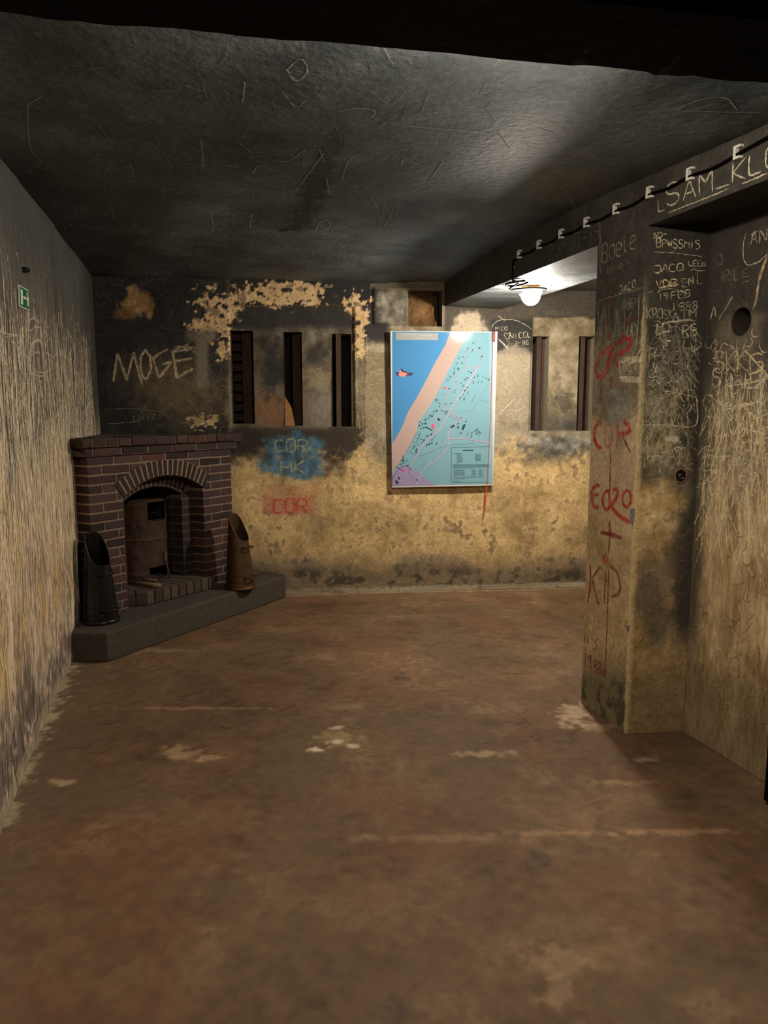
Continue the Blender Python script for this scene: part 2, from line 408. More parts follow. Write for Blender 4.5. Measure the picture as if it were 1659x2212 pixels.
    c = mix(c, (150, 142, 110), rectm(x, y, 592, 672, 948, 978, 7) * ss(.3, .7, n2) * .6)
    red = rectm(x, y, 568, 680, 1072, 1112, 7); c = mix(c, (186, 104, 82), red * .55 * ss(.1, .5, n1 + .2))
    c = mix(c, (188, 126, 88), rectm(x, y, 560, 690, 1048, 1078, 10) * .35)
    # right of the board
    rt = ss(955, 965, x)
    c = mix(c, (60, 55, 48), rt * (1 - ss(700, 740, y + (n1 - .5) * 40)) * .85)
    c = mix(c, SOOT, rectm(x, y, 1060, 1150, 690, 765, 5) * .9)
    c = mix(c, (176, 160, 136), blob(x, y, P, 1012, 705, 34, 34, .25, .35) * .9)
    c = mix(c, (148, 136, 114), np.maximum(blob(x, y, P, 1110, 810, 52, 62, .12, .12), rectm(x, y, 1076, 1150, 800, 900, 8)) * .8)
    wp = ss(1148, 1156, x) * ss(682, 690, y + (n2 - .5) * 6) * (1 - ss(925, 935, y))
    wc = np.array([138, 124, 98.]) + (n1[:, None] - .5) * 60 + (n2[:, None] - .5) * 50
    wc = mix(wc, SOOT, ss(860, 930, y + (n1 - .5) * 60) * .75)
    wc = mix(wc, (60, 50, 40), blob(x, y, P, 1212, 865, 24, 26, .4, .6) * .6)
    c = mix(c, wc, wp * .95)
    c = mix(c, np.array([120, 116, 106.]) + (n2[:, None] - .5) * 120, blob(x, y, P, 1205, 962, 74, 20, .4, .5) * .85)
    c = mix(c, (62, 56, 48), blob(x, y, P, 1180, 985, 60, 18, .6, .6) * .5)
    # whitened block beside the niche, pale board over it
    c = mix(c, np.array([118, 112, 98.]) + (n2[:, None] - .5) * 90, rectm(x, y, 812, 880, 632, 696, 6) * .95)
    c = mix(c, (110, 100, 84), rectm(x, y, 800, 962, 612, 624, 2) * .9)
    c = mix(c, (134, 120, 92), rectm(x, y, 795, 838, 742, 925, 5) * .8)
    c = mix(c, (184, 172, 146), blob(x, y, P, 820, 752, 26, 8, .3, .3) * .6)
    c = mix(c, (72, 62, 50), ss(.74, .84, n2) * ss(1095, 1130, y) * .35)
    return np.clip(c, 6, 250)
def disp_far(s_, z_):
    P = np.c_[s_, z_, s_ * 0]
    d = (fbm(P, 1.6, 3, 9) - .5) * .014 + (fbm(P, 9, 3, 10) - .5) * .004
    def rc(a0, a1, b0, b1, e=.006): return ss(a0 - e, a0 + e, s_) * (1 - ss(a1 - e, a1 + e, s_)) * ss(b0 - e, b0 + e, z_) * (1 - ss(b1 - e, b1 + e, z_))
    d = d - .022 * rc(-.402, .548, 1.335, 2.25) - .02 * rc(1.958, 3.2, 1.29, 2.2)
    d = d + .02 * rc(.70, .965, 2.12, 2.40)
    d = d - .02 * np.exp(-(((s_ + 1.0) / .12) ** 2 + ((z_ - 2.26) / .11) ** 2))
    return d * ss(0, .05, z_)
far = Surf('wall_back', paint_far, M['plaster'], BA, BB, -1, disp=disp_far)
SLOTS = [(-.395, -.223, 1.36, 2.064), (.010, .147, 1.343, 2.058), (.380, .529, 1.335, 2.05), (1.972, 2.108, 1.298, 2.046), (2.355, 2.492, 1.297, 2.05), (2.74, 2.88, 1.297, 2.05)]
NICHE = (.969, 1.236, 2.11, 2.383)

PALE, BONE, GREYW = (196, 176, 138), (214, 200, 168), (150, 144, 128)
def scatter(sf, n, a0, a1, b0, b1, ang, spread, L0, L1, wd, col, al, curl=.3, fade=None):
    for _ in range(n):
        a = rnd.uniform(a0, a1); b = rnd.uniform(b0, b1)
        if fade and rnd.random() > fade(a, b): continue
        t = ang + rnd.gauss(0, spread); L = rnd.uniform(L0, L1) * (.5 + rnd.random()); k = rnd.gauss(0, curl) / max(L, .02) * 2
        p = [(a, b)]; m = max(3, int(L / .015))
        for i in range(m):
            t += k * L / m + rnd.gauss(0, .05); p.append((p[-1][0] + math.cos(t) * L / m, p[-1][1] + math.sin(t) * L / m))
        p = np.array(p); p[:, 0] = p[:, 0].clip(a0 - .05, a1 + .02); sf.stroke(p, rnd.uniform(*wd), col, al * rnd.uniform(.5, 1))
def scrib(sf, n, a0, a1, b0, b1, size, wd, col, al):          # illegible scribbles: joined small loops
    for _ in range(n):
        a = rnd.uniform(a0, a1); b = rnd.uniform(b0, b1); S = rnd.uniform(*size); p = [(a, b)]
        for i in range(rnd.randint(4, 10)):
            p.append((a + S * (i * .35 + rnd.uniform(-.3, .3)), b + S * rnd.uniform(-.55, .55)))
        p = chaikin(np.array(p), 2); p[:, 0] = p[:, 0].clip(a0 - .02, a1 + .02)
        sf.stroke(p, rnd.uniform(*wd), col, al * rnd.uniform(.5, 1))
UP = math.pi / 2

f = far
mg = lambda *q: [(180 + a / 3.19, 570 + b / 3.19) for a, b in q]
for q in (mg((210, 812), (240, 618), (300, 802)), mg((300, 802), (345, 616), (404, 832)), mg((395, 640), (430, 594), (462, 640), (466, 720), (440, 795), (405, 780), (392, 700), (400, 630)),
          mg((580, 588), (520, 618), (478, 652), (522, 782)), mg((522, 782), (560, 745), (606, 676), (545, 692)), mg((616, 600), (646, 782), (756, 722)), mg((604, 606), (748, 588)), mg((636, 668), (742, 652))):
    f.line(q, .015, (200, 178, 140), 1.0, 6, 1.0, 0)
f.line([(380, 748), (424, 752)], .004, PALE, .8, 5, 2); f.line([(374, 756), (412, 744)], .004, PALE, .7, 3, 2)
f.text('MARCO', 201, 618, 268, 618, 20, .0035, (104, 98, 86), .8, jit=.5); f.text('I DIRK', 268, 615, 376, 614, 20, .004, (112, 104, 90), .85, jit=.5)
f.text('NIEL', 206, 648, 262, 648, 17, .0035, (104, 98, 84), .8); f.text('1981', 198, 672, 240, 670, 16, .0035, (108, 100, 86), .8)
f.text('+C', 342, 645, 378, 643, 16, .003, (104, 96, 84), .7); f.text('HARRY', 420, 618, 500, 616, 14, .003, (112, 104, 88), .8)
f.text('VDKI', 408, 642, 488, 642, 17, .003, (100, 92, 80), .7); f.text('KO', 408, 668, 446, 668, 14, .003, (108, 98, 80), .7)
f.text('9', 358, 676, 384, 676, 24, .003, (104, 96, 82), .7); f.text('R', 352, 696, 380, 694, 22, .003, (104, 96, 82), .7)
f.text('UNIT', 288, 912, 340, 908, 14, .0035, PALE, .7)
f.line([(198, 592), (320, 594), (500, 599)], .003, (128, 120, 104), .8); f.line([(388, 600), (396, 650), (405, 690), (408, 712)], .003, (96, 90, 78), .7)
f.line([(338, 655), (345, 705), (368, 714), (408, 716)], .003, (120, 110, 92), .7); f.line([(200, 682), (220, 686), (250, 684)], .003, (120, 110, 92), .6)
f.line([(225, 700), (260, 722), (300, 718)], .003, (96, 88, 74), .6); f.line([(225, 884), (300, 882), (350, 890)], .003, PALE, .6)
f.line([(250, 650), (256, 675), (272, 688)], .005, (190, 150, 100), .7); f.line([(232, 916), (290, 912)], .004, PALE, .7); f.line([(200, 724), (340, 726)], .003, (92, 84, 72), .6)
f.text('RH', 790, 748, 824, 750, 14, .003, (150, 144, 128), .8)
f.text('COR', 594, 976, 668, 976, 26, .020, (140, 146, 112), .9, jit=.5); f.text('HK', 608, 1022, 664, 1022, 26, .020, (146, 146, 112), .85, jit=.5)
f.text('COR', 591, 1108, 668, 1108, 30, .017, (172, 52, 44), .75, rep=2, jit=.6)
f.text('NICO', 1070, 714, 1096, 714, 8, .003, BONE, .8, jit=.3); f.text('NICOL', 1101, 733, 1150, 728, 12, .004, BONE, .85, jit=.4)
f.line([(1096, 735), (1089, 725), (1091, 718), (1096, 723), (1101, 717), (1103, 724), (1096, 735)], .004, BONE, .9); f.text('2-2-86', 1094, 748, 1144, 744, 9, .004, BONE, .8, jit=.3)
f.line([(1062, 710), (1066, 698), (1080, 690), (1112, 690), (1140, 704), (1148, 712)], .004, BONE, .8); f.line([(1076, 682), (1092, 694)], .005, BONE, .8)
f.line([(1076, 735), (1096, 752)], .005, BONE, .8, 3, 2); f.line([(1074, 896), (1112, 862)], .004, BONE, .7, 2, 1); f.line([(1112, 890), (1138, 876)], .004, BONE, .6)
f.line([(1076, 988), (1100, 994)], .004, BONE, .6)
f.text('H', 1192, 872, 1206, 872, 22, .004, (60, 50, 42), .7); f.text('3', 1216, 868, 1236, 868, 20, .004, (56, 46, 40), .7)
f.line([(770, 760), (778, 930)], .004, (190, 172, 128), .6, 3, 4); f.line([(1160, 684), (1164, 900)], .003, (190, 176, 140), .4)
f.line([(764, 662), (764, 925)], .005, (176, 140, 98), .6); f.line([(496, 661), (764, 663)], .006, (150, 120, 88), .6)
ps = lambda x0, x1, y0, y1: (*sorted(f.px([(x0, y1), (x1, y0)])[:, 0]), *sorted(f.px([(x0, y1), (x1, y0)])[:, 1]))
scatter(f, 150, *ps(300, 495, 800, 925), UP, .7, .03, .12, (.002, .004), (178, 150, 108), .6, 1.5)
scatter(f, 110, *ps(400, 495, 745, 925), 2.0, .5, .05, .16, (.002, .004), (184, 160, 118), .55, 1.0)
scatter(f, 70, *ps(210, 490, 600, 740), UP, 1.5, .02, .08, (.002, .003), (110, 104, 90), .5, 1.5)
scatter(f, 230, *ps(770, 842, 750, 1060), UP, .35, .03, .12, (.002, .004), (208, 188, 140), .7, 1.0)
scatter(f, 130, *ps(700, 842, 975, 1120), 1.9, .7, .03, .14, (.002, .0045), (206, 178, 118), .6, 1.0)
scrib(f, 30, *ps(760, 835, 930, 1100), (.02, .05), (.002, .003), (206, 180, 124), .6)
scatter(f, 90, *ps(1076, 1150, 780, 1010), 1.2, .8, .02, .09, (.002, .003), (200, 186, 150), .55, 1.0)
scatter(f, 60, *ps(1060, 1290, 930, 1000), 1.2, .9, .02, .06, (.002, .004), (196, 188, 168), .5, 1.0)
scatter(f, 90, *ps(640, 760, 800, 920), 1.2, .9, .01, .05, (.002, .004), (150, 142, 124), .55, 1.5)
scatter(f, 120, *ps(520, 1250, 1050, 1260), UP, .3, .02, .10, (.002, .004), (120, 96, 62), .4, .6)
scatter(f, 50, *ps(560, 640, 955, 1060), UP, .5, .02, .08, (.002, .003), (186, 160, 110), .4, .8)
scatter(f, 40, *ps(620, 1255, 1240, 1282), 0, .2, .03, .12, (.003, .006), (190, 180, 152), .5, .4)
for q in ((805, 1125), (820, 1140), (838, 1132), (846, 1128), (756, 1145), (660, 1238), (1010, 1238)):
    scatter(f, 4, *ps(q[0] - 6, q[0] + 6, q[1] - 5, q[1] + 5), .4, 1, .01, .03, (.006, .012), (48, 40, 32), .8)
al = np.unique(np.round(np.r_[np.arange(-1.47, 2.62, .0082), np.arange(2.62, 4.3, .06), [h[k] for h in SLOTS + [NICHE] for k in (0, 1)]], 4))
bl = np.unique(np.round(np.r_[np.arange(0, 2.485, .0082), 2.485, [h[k] for h in SLOTS + [NICHE] for k in (2, 3)]], 4))
far_o = f.build(al, bl, SLOTS + [NICHE], .30)

# openings of the far wall
def fw(s_, z_, d=0.0): p = BA + s_ * f.u - f.n * d; return (p[0], p[1], z_)      # d = depth behind the wall face
def wbox(mb, s0, s1, z0, z1, d0, d1, col=(60, 50, 40)):
    mb.hexa([fw(s0, z0, d0), fw(s1, z0, d0), fw(s1, z0, d1), fw(s0, z0, d1), fw(s0, z1, d0), fw(s1, z1, d0), fw(s1, z1, d1), fw(s0, z1, d1)], col)
for k, (a0, a1, b0, b1) in enumerate(SLOTS):
    mb = MB(); wbox(mb, a0 - .05, a1 + .05, b0 - .05, b1 + .05, .30, .33, (34, 28, 23))
    wo = mb.build('window_%d' % (k + 1), M['brick']); tag(wo, kind='structure', label=['first slot window from the left, beside the brick fireplace', 'middle slot window of the left three, broken plaster at its foot',
        'third slot window from the left, thin brown post inside', 'slot window just right of the framed map', 'slot window half hidden behind the pillar', 'slot window hidden behind the pillar'][k])
    wd_ = a1 - a0
    mb = MB()
    if k == 0:
        for q in range(9): wbox(mb, a0, a0 + wd_ * .42, b0 + .02 + q * .078, b0 + .075 + q * .078, .20, .30, (50 + 10 * (q % 3), 40, 32))
        mb.build('inner_bricks', M['brick'], wo)
        mb = MB(); wbox(mb, a0 + wd_ * .45, a1, b0, b1, .16, .19, (46, 34, 26)); mb.build('timber_board', M['oldwood'], wo)
    elif k == 1:
        wbox(mb, a0 + wd_ * .45, a1, b0, b1, .14, .17, (44, 32, 24)); mb.build('timber_board', M['oldwood'], wo)
        mb = MB(); P8 = [fw(a0, b0, .02), fw(a0 + .075, b0, .02), fw(a0 + .075, b0, .10), fw(a0, b0, .10), fw(a0, b0 + .23, .03), fw(a0 + .05, b0 + .14, .03), fw(a0 + .05, b0 + .14, .1), fw(a0, b0 + .23, .1)]
        mb.hexa(P8, (140, 100, 58)); mb.build('broken_plaster', M['brick'], wo)
    else:
        c0 = a0 + wd_ * (.2 if k == 2 else .34 if k == 3 else .18)
        wbox(mb, c0, c0 + .038, b0, b1, .05, .09); pst = mb.build('timber_post', M['oldwood'], wo)
        if k > 2:
            mb = MB(); wbox(mb, c0 + .055, a1 - .005, b0, b1, .12, .15, (40, 34, 28)); mb.build('timber_board', M['oldwood'], wo)
            mb = MB()
            for q in range(9): wbox(mb, a0, c0 - .005, b0 + .02 + q * .082, b0 + .085 + q * .082, .16, .24, (70 + 40 * (q == 6), 54 + 14 * (q == 6), 44))
            mb.build('inner_bricks', M['brick'], wo)
# niche backed with rubble
a0, a1, b0, b1 = NICHE
na, nb_ = 26, 26; vs = []; cs = []
for i in range(na):
    for j in range(nb_):
        s_ = a0 - .01 + (a1 - a0 + .02) * i / (na - 1); z_ = b0 - .01 + (b1 - b0 + .02) * j / (nb_ - 1); t = j / (nb_ - 1)
        g = fbm(np.array([[s_, z_, 0]]), 9, 4, 12)[0]; dd = .06 + .10 * t + (g - .5) * .07
        if i / (na - 1) > .86 - .1 * t: dd += .12
        vs.append(fw(s_, z_, dd)); cs.append((112 + 50 * (g - .5), 82 + 40 * (g - .5), 50 + 26 * (g - .5)))
fs = [(i * nb_ + j, (i + 1) * nb_ + j, (i + 1) * nb_ + j + 1, i * nb_ + j + 1) for i in range(na - 1) for j in range(nb_ - 1)]
tag(link('wall_niche_rubble', vs, fs, M['brick'], far_o, cs), label='rough brown rubble back of the niche')

# ---------------------------------------------------------------- left wall
def paint_left(x, y, P, ab):
    n1 = fbm(P, 4, 5, 21); n2 = fbm(P, 20, 4, 22); vs = fbm(P, 26, 4, 28, (1, 1, .13)); vs2 = fbm(P, 9, 4, 29, (1, 1, .2)); z = P[:, 2]
    c = np.array([204, 180, 150.]) + (n1[:, None] - .5) * [44, 44, 44] + (vs[:, None] - .5) * [56, 52, 44]
    c = mix(c, (204, 168, 110), ss(.45, .75, vs2) * ss(.25, .5, z) * (1 - ss(1.0, 1.35, z)) * .7)
    c = mix(c, (118, 100, 84), ss(.58, .72, n2) * .4)
    c = mix(c, (110, 96, 80), ss(.5, .7, n1) * ss(.9, 1.2, z) * .45)
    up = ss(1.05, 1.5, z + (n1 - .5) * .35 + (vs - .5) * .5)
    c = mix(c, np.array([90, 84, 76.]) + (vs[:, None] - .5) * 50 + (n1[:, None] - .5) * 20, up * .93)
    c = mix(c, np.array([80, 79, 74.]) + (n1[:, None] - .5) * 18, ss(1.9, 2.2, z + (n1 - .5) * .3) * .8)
    c = mix(c, (96, 84, 78), (1 - ss(.12, .42, z + (n1 - .5) * .5)) * ss(.3, .6, n2 + .15) * .75)
    c = mix(c, (178, 160, 128), (z < .05 + .03 * n2) * .6)
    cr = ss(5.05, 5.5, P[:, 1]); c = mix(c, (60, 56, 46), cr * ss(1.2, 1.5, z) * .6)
    return np.clip(c, 6, 245)
LLEN = np.linalg.norm(LB - LA)
def disp_left(s_, z_):
    t = np.clip(s_ / LLEN, 0, 1); P = np.c_[s_, z_, s_ * 0]
    return -.045 * np.sin(np.pi * t ** .8) + (fbm(P, 2.2, 3, 31) - .5) * .012
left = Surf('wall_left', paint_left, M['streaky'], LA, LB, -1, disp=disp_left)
L_ = left
fz = lambda a, b: ss(2.15, 1.3, b) if False else float(1 - ss(1.75, 2.1, b)) * .9 + .1
scatter(L_, 900, .0, 3.1, .95, 2.0, -UP, .10, .08, .55, (.005, .014), (226, 206, 172), 1.3, .10, fz)
scatter(L_, 260, .3, 3.0, 1.1, 2.15, -UP, .12, .06, .3, (.008, .022), (206, 186, 146), .8, .15, fz)
scatter(L_, 420, .0, 3.2, 1.2, 2.25, -UP, .9, .03, .14, (.003, .007), (212, 196, 162), 1.2, 2.2, fz)
scatter(L_, 200, .0, 3.2, .8, 1.6, -UP, .15, .05, .2, (.003, .008), (112, 92, 66), .4, .2)
scatter(L_, 200, .0, 2.9, .2, 1.2, -UP, .12, .05, .3, (.004, .012), (128, 104, 74), .28, .2)
scatter(L_, 200, .0, 2.9, .2, 1.2, -UP, .12, .05, .3, (.004, .012), (204, 178, 126), .28, .2)
scrib(L_, 90, .2, 3.1, 1.2, 2.0, (.03, .09), (.003, .007), (214, 198, 162), .9)
W_ = (220, 204, 170)
L_.line([(55, 716), (62, 692), (72, 687), (84, 697)], .006, W_, .8, 3, .8); L_.line([(45, 712), (66, 716), (75, 704), (88, 708), (98, 722)], .005, W_, .7, 2, .6)
L_.line([(0, 716), (20, 722), (38, 726)], .005, W_, .7, 2, 1); L_.line([(0, 732), (14, 726), (38, 724)], .004, W_, .6, 2, 1)
L_.line([(60, 880), (62, 800), (66, 748), (80, 732), (92, 742)], .009, W_, .7, 5, 1.2); L_.line([(66, 770), (74, 760), (86, 762)], .006, W_, .7, 2, .6)
L_.line([(68, 808), (80, 803), (94, 806), (96, 812), (78, 812), (68, 806)], .005, W_, .8, 2, .5); L_.line([(72, 812), (80, 822), (90, 825)], .004, W_, .8, 3, 1)
for q in (119, 125, 129): L_.line([(q, 674), (q + 2, 720), (q + 5, 800)], .008, W_, .8, 2, .5)
L_.line([(109, 712), (112, 750), (118, 775)], .006, W_, .7, 2, .6); L_.line([(24, 738), (32, 740), (40, 765), (44, 780)], .006, W_, .7, 3, 1)
L_.line([(156, 658), (152, 700), (154, 740)], .005, W_, .6, 2, .7); L_.line([(170, 658), (170, 730), (174, 800)], .004, W_, .6, 2, .7)
L_.line([(168, 830), (178, 816), (182, 820), (178, 850), (170, 828)], .004, W_, .7, 2, .6); L_.line([(100, 762), (116, 772), (118, 780)], .005, W_, .7, 2, .6)
L_.line([(40, 572), (60, 580), (72, 588)], .004, (120, 112, 98), .6); L_.line([(98, 492), (102, 506), (108, 510)], .003, (120, 114, 100), .6, 2, .6)
L_.line([(64, 380), (62, 360)], .003, (130, 124, 110), .6)
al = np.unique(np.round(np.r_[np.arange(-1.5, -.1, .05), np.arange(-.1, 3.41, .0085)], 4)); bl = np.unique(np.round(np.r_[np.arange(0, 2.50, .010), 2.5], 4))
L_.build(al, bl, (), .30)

# ---------------------------------------------------------------- pillar faces and right wall
def paint_pier_side(x, y, P, ab):
    n1 = fbm(P, 6, 5, 41); n2 = fbm(P, 24, 4, 42); z = P[:, 2]
    c = np.array([178, 152, 110.]) + (n1[:, None] - .5) * 44 + (n2[:, None] - .5) * 26
    c = mix(c, (176, 150, 122), rectm(x, y, 1255, 1400, 900, 1090, 30) * .6)
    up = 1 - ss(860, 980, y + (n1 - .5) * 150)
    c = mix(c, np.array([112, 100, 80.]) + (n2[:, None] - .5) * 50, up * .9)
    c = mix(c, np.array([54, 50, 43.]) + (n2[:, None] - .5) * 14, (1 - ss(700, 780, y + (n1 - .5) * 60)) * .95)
    c = mix(c, (92, 88, 64), ss(1390, 1480, y + (n1 - .5) * 60) * .65); c = mix(c, (60, 56, 44), ss(1450, 1490, y) * ss(.55, .7, n2) * .7)
    bl_ = blob(x, y, P, 1335, 880, 26, 34, .5, .7); c = mix(c, (92, 102, 112), bl_ * .35)
    # worn pale arris
    ed = np.abs(ab[:, 0] - ab[:, 0].max()) if False else ELEN - ab[:, 0]
    c = mix(c, (206, 180, 130), (1 - ss(.006, .02, ed + (n2 - .5) * .012)) * ss(560, 700, y) * .8)
    return np.clip(c, 6, 245)
def paint_pier_front(x, y, P, ab):
    n1 = fbm(P, 6, 5, 51); n2 = fbm(P, 24, 4, 52); n3 = fbm(P, 50, 3, 53); z = P[:, 2]
    c = np.array([178, 148, 100.]) + (n1[:, None] - .5) * 60 + (n2[:, None] - .5) * 46
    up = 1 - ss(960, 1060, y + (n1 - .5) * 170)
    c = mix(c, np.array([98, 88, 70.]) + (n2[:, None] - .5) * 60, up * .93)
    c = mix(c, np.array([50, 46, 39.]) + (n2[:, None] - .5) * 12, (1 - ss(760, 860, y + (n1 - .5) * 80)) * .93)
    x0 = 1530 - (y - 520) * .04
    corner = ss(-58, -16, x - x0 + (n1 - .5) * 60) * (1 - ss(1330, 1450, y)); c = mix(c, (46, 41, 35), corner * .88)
    c = mix(c, (84, 72, 58), blob(x, y, P, 1410, 1300, 40, 110, .5, .5, 8) * .75); c = mix(c, (70, 60, 50), blob(x, y, P, 1455, 1200, 30, 60, .5, .5, 8) * .6)
    c = mix(c, (112, 88, 60), ss(1380, 1480, y + (n1 - .5) * 60) * .6)
    ed = ab[:, 0]
    c = mix(c, (198, 172, 122), (1 - ss(.006, .024, ed + (n2 - .5) * .014)) * ss(560, 760, y) * .7)
    c = mix(c, (206, 196, 168), rectm(x, y, 1438, 1466, 943, 953, 2) * .8)
    return np.clip(c, 6, 245)
def paint_right(x, y, P, ab):
    n1 = fbm(P, 5, 5, 61); n2 = fbm(P, 22, 4, 62); vs = fbm(P, 24, 4, 63, (1, 1, .2)); z = P[:, 2]
    c = np.array([178, 150, 108.]) + (n1[:, None] - .5) * 50 + (vs[:, None] - .5) * 60
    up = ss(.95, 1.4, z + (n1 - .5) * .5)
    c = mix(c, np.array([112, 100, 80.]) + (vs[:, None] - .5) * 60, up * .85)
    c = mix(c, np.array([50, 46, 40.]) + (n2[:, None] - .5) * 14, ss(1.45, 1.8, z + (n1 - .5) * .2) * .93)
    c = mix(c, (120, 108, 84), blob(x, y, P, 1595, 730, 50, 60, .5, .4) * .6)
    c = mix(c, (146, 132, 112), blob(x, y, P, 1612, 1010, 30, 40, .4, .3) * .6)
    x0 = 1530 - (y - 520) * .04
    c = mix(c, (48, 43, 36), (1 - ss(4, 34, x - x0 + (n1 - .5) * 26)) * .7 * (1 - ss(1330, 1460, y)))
    c = mix(c, (104, 88, 64), (1 - ss(.15, .55, z + (n1 - .5) * .4)) * .6)
    return np.clip(c, 6, 245)
def dsm(seed, amp=.010):
    return lambda s_, z_: (fbm(np.c_[s_, z_, s_ * 0 + seed], 2.5, 3, seed) - .5) * amp
ELEN = np.linalg.norm(PB - PA); FLEN = np.linalg.norm(PC - PB); SOFF = 2.215
RED = (150, 36, 28)
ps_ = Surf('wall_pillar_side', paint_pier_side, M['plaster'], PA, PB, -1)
p = ps_; G_ = (150, 142, 122)
p.text('Boele', 1302, 568, 1376, 536, 42, .004, (172, 164, 142), .9, jit=.6)
p.line([(1296, 500), (1297, 570), (1298, 592)], .004, G_, .8); p.text('28-10-74', 1310, 592, 1366, 572, 12, .003, (140, 132, 116), .8, jit=.4)
p.text('CI', 1294, 625, 1312, 620, 15, .003, (128, 120, 104), .7); p.text('JACO', 1338, 636, 1376, 618, 17, .004, (196, 186, 156), .9, jit=.4)
p.line([(1340, 630), (1388, 622)], .003, G_, .7); p.line([(1284, 662), (1296, 648), (1380, 626)], .003, (150, 140, 118), .7)
p.text('UP', 1344, 668, 1364, 660, 18, .003, (136, 130, 116), .7); p.text('BENT', 1354, 672, 1390, 648, 18, .004, (150, 142, 118), .8, jit=.4)
p.text('WLAI', 1292, 744, 1360, 728, 84, .005, (132, 124, 104), .65, rep=2, jit=1.5); p.text('UD', 1355, 728, 1378, 722, 28, .005, (180, 170, 142), .85)
p.line([(1380, 640), (1378, 700), (1374, 760)], .005, (170, 154, 116), .8, 3, 1.5)
p.line([(1320, 640), (1316, 670), (1310, 720)], .010, (120, 40, 32), .8); p.line([(1352, 690), (1348, 712)], .010, RED, .8); p.line([(1352, 694), (1368, 688)], .006, RED, .6)
for k in range(6): p.line([(1340 + rnd.uniform(-3, 3), 773 + k * 2.4), (1390, 770 + k * 2.2)], .004, (206, 190, 158), .8)
for k in range(6): p.line([(1338 + rnd.uniform(-3, 3), 813 + k * 2.2), (1388, 815 + k * 2.4)], .004, (206, 190, 158), .8)
p.line([(1340, 776), (1339, 822)], .005, (206, 190, 158), .8, 2, 1); p.text('BEV', 1347, 802, 1380, 800, 14, .005, (190, 176, 146), .75)
p.line([(1328, 752), (1308, 757), (1293, 772), (1287, 795), (1290, 812), (1298, 816), (1308, 806), (1316, 780), (1320, 745)], .020, RED, .9, 2, .6)
p.line([(1308, 760), (1326, 742)], .018, RED, .9); p.line([(1316, 758), (1314, 804)], .018, RED, .9, 2, .6)
p.line([(1334, 764), (1350, 760), (1363, 744), (1364, 730), (1354, 729), (1342, 737), (1334, 744)], .020, RED, .9, 2, .6)
p.line([(1330, 762), (1330, 782), (1336, 794)], .014, RED, .85, 2, .6); p.line([(1345, 720), (1350, 730)], .014, RED, .8); p.line([(1322, 812), (1320, 840)], .010, RED, .7)
p.line([(1300, 830), (1296, 866), (1302, 860)], .014, (130, 48, 38), .6); p.line([(1314, 740), (1316, 720)], .014, RED, .8)
p.line([(1300, 912), (1288, 916), (1284, 935), (1286, 955), (1294, 968), (1300, 966)], .018, RED, .9, 2, .5)
p.text('O', 1306, 970, 1326, 966, 50, .010, (150, 70, 56), .5); p.line([(1336, 915), (1334, 970)], .012, RED, .7); p.line([(1346, 910), (1358, 918), (1362, 930), (1356, 934), (1336, 940)], .018, RED, .9, 2, .5)
p.line([(1344, 942), (1354, 960), (1362, 978)], .014, (110, 40, 32), .8)
p.line([(1319, 990), (1317, 1060), (1315, 1080)], .008, (116, 36, 28), .9); p.line([(1318, 960), (1319, 1000)], .009, (126, 40, 32), .8)
p.line([(1317, 1124), (1318, 1150), (1315, 1196)], .010, (118, 34, 26), .9, 2, .4); p.line([(1315, 1230), (1312, 1330), (1307, 1466)], .008, (112, 36, 30), .9)
p.line([(1296, 1050), (1288, 1046), (1280, 1058), (1279, 1075), (1282, 1094), (1294, 1096)], .017, RED, .9, 2, .5); p.line([(1280, 1070), (1294, 1068)], .014, RED, .9)
p.line([(1312, 1058), (1303, 1070), (1302, 1090), (1310, 1104), (1318, 1092), (1316, 1064), (1310, 1056)], .013, RED, .9, 2, .5)
p.line([(1324, 1058), (1334, 1055), (1336, 1066), (1326, 1084), (1320, 1094), (1334, 1110), (1350, 1122), (1364, 1128)], .016, RED, .9, 2, .5)
p.line([(1355, 1058), (1346, 1066), (1345, 1084), (1352, 1096), (1361, 1090), (1365, 1072), (1358, 1060), (1352, 1058)], .015, RED, .9, 2, .5)
p.line([(1298, 1150), (1320, 1154), (1344, 1162)], .022, (112, 34, 26), .9, 2, .4)
p.line([(1310, 1196), (1305, 1204), (1307, 1216), (1313, 1212), (1312, 1200)], .010, RED, .9)
p.line([(1275, 1220), (1276, 1260), (1270, 1302)], .010, (124, 38, 28), .9, 2, .4); p.line([(1297, 1224), (1278, 1250), (1294, 1306)], .010, (124, 38, 28), .9, 2, .4)
p.line([(1309, 1232), (1306, 1304)], .012, (124, 38, 28), .9, 2, .4)
p.line([(1318, 1222), (1333, 1232), (1340, 1262), (1338, 1284), (1320, 1288)], .014, (128, 38, 28), .9, 2, .4)
for q in (1264, 1270): p.line([(q, 1370), (q - 1, 1390)], .007, (120, 50, 38), .85)
p.line([(1279, 1378), (1281, 1382)], .010, (120, 50, 38), .8); p.line([(1291, 1378), (1284, 1388), (1291, 1394), (1284, 1406), (1280, 1400)], .007, (120, 50, 38), .85)
p.line([(1266, 1400), (1264, 1442)], .008, (126, 46, 34), .85)
p.line([(1278, 1416), (1270, 1418), (1270, 1428), (1277, 1430), (1277, 1412), (1276, 1450)], .008, (126, 46, 34), .85)
for cx_, cy_ in ((1287, 1440), (1296, 1444)): p.line([(cx_, cy_ - 16), (cx_ - 5, cy_ - 8), (cx_ + 3, cy_ + 4), (cx_, cy_ + 14), (cx_ - 5, cy_ + 4), (cx_ + 4, cy_ - 8), (cx_, cy_ - 16)], .007, (126, 46, 34), .85)
p.line([(1304, 1430), (1303, 1464)], .008, (126, 46, 34), .85)
scatter(p, 200, .02, ELEN - .01, 1.35, 1.95, -UP, .2, .03, .14, (.002, .004), (176, 164, 132), .5, .6)
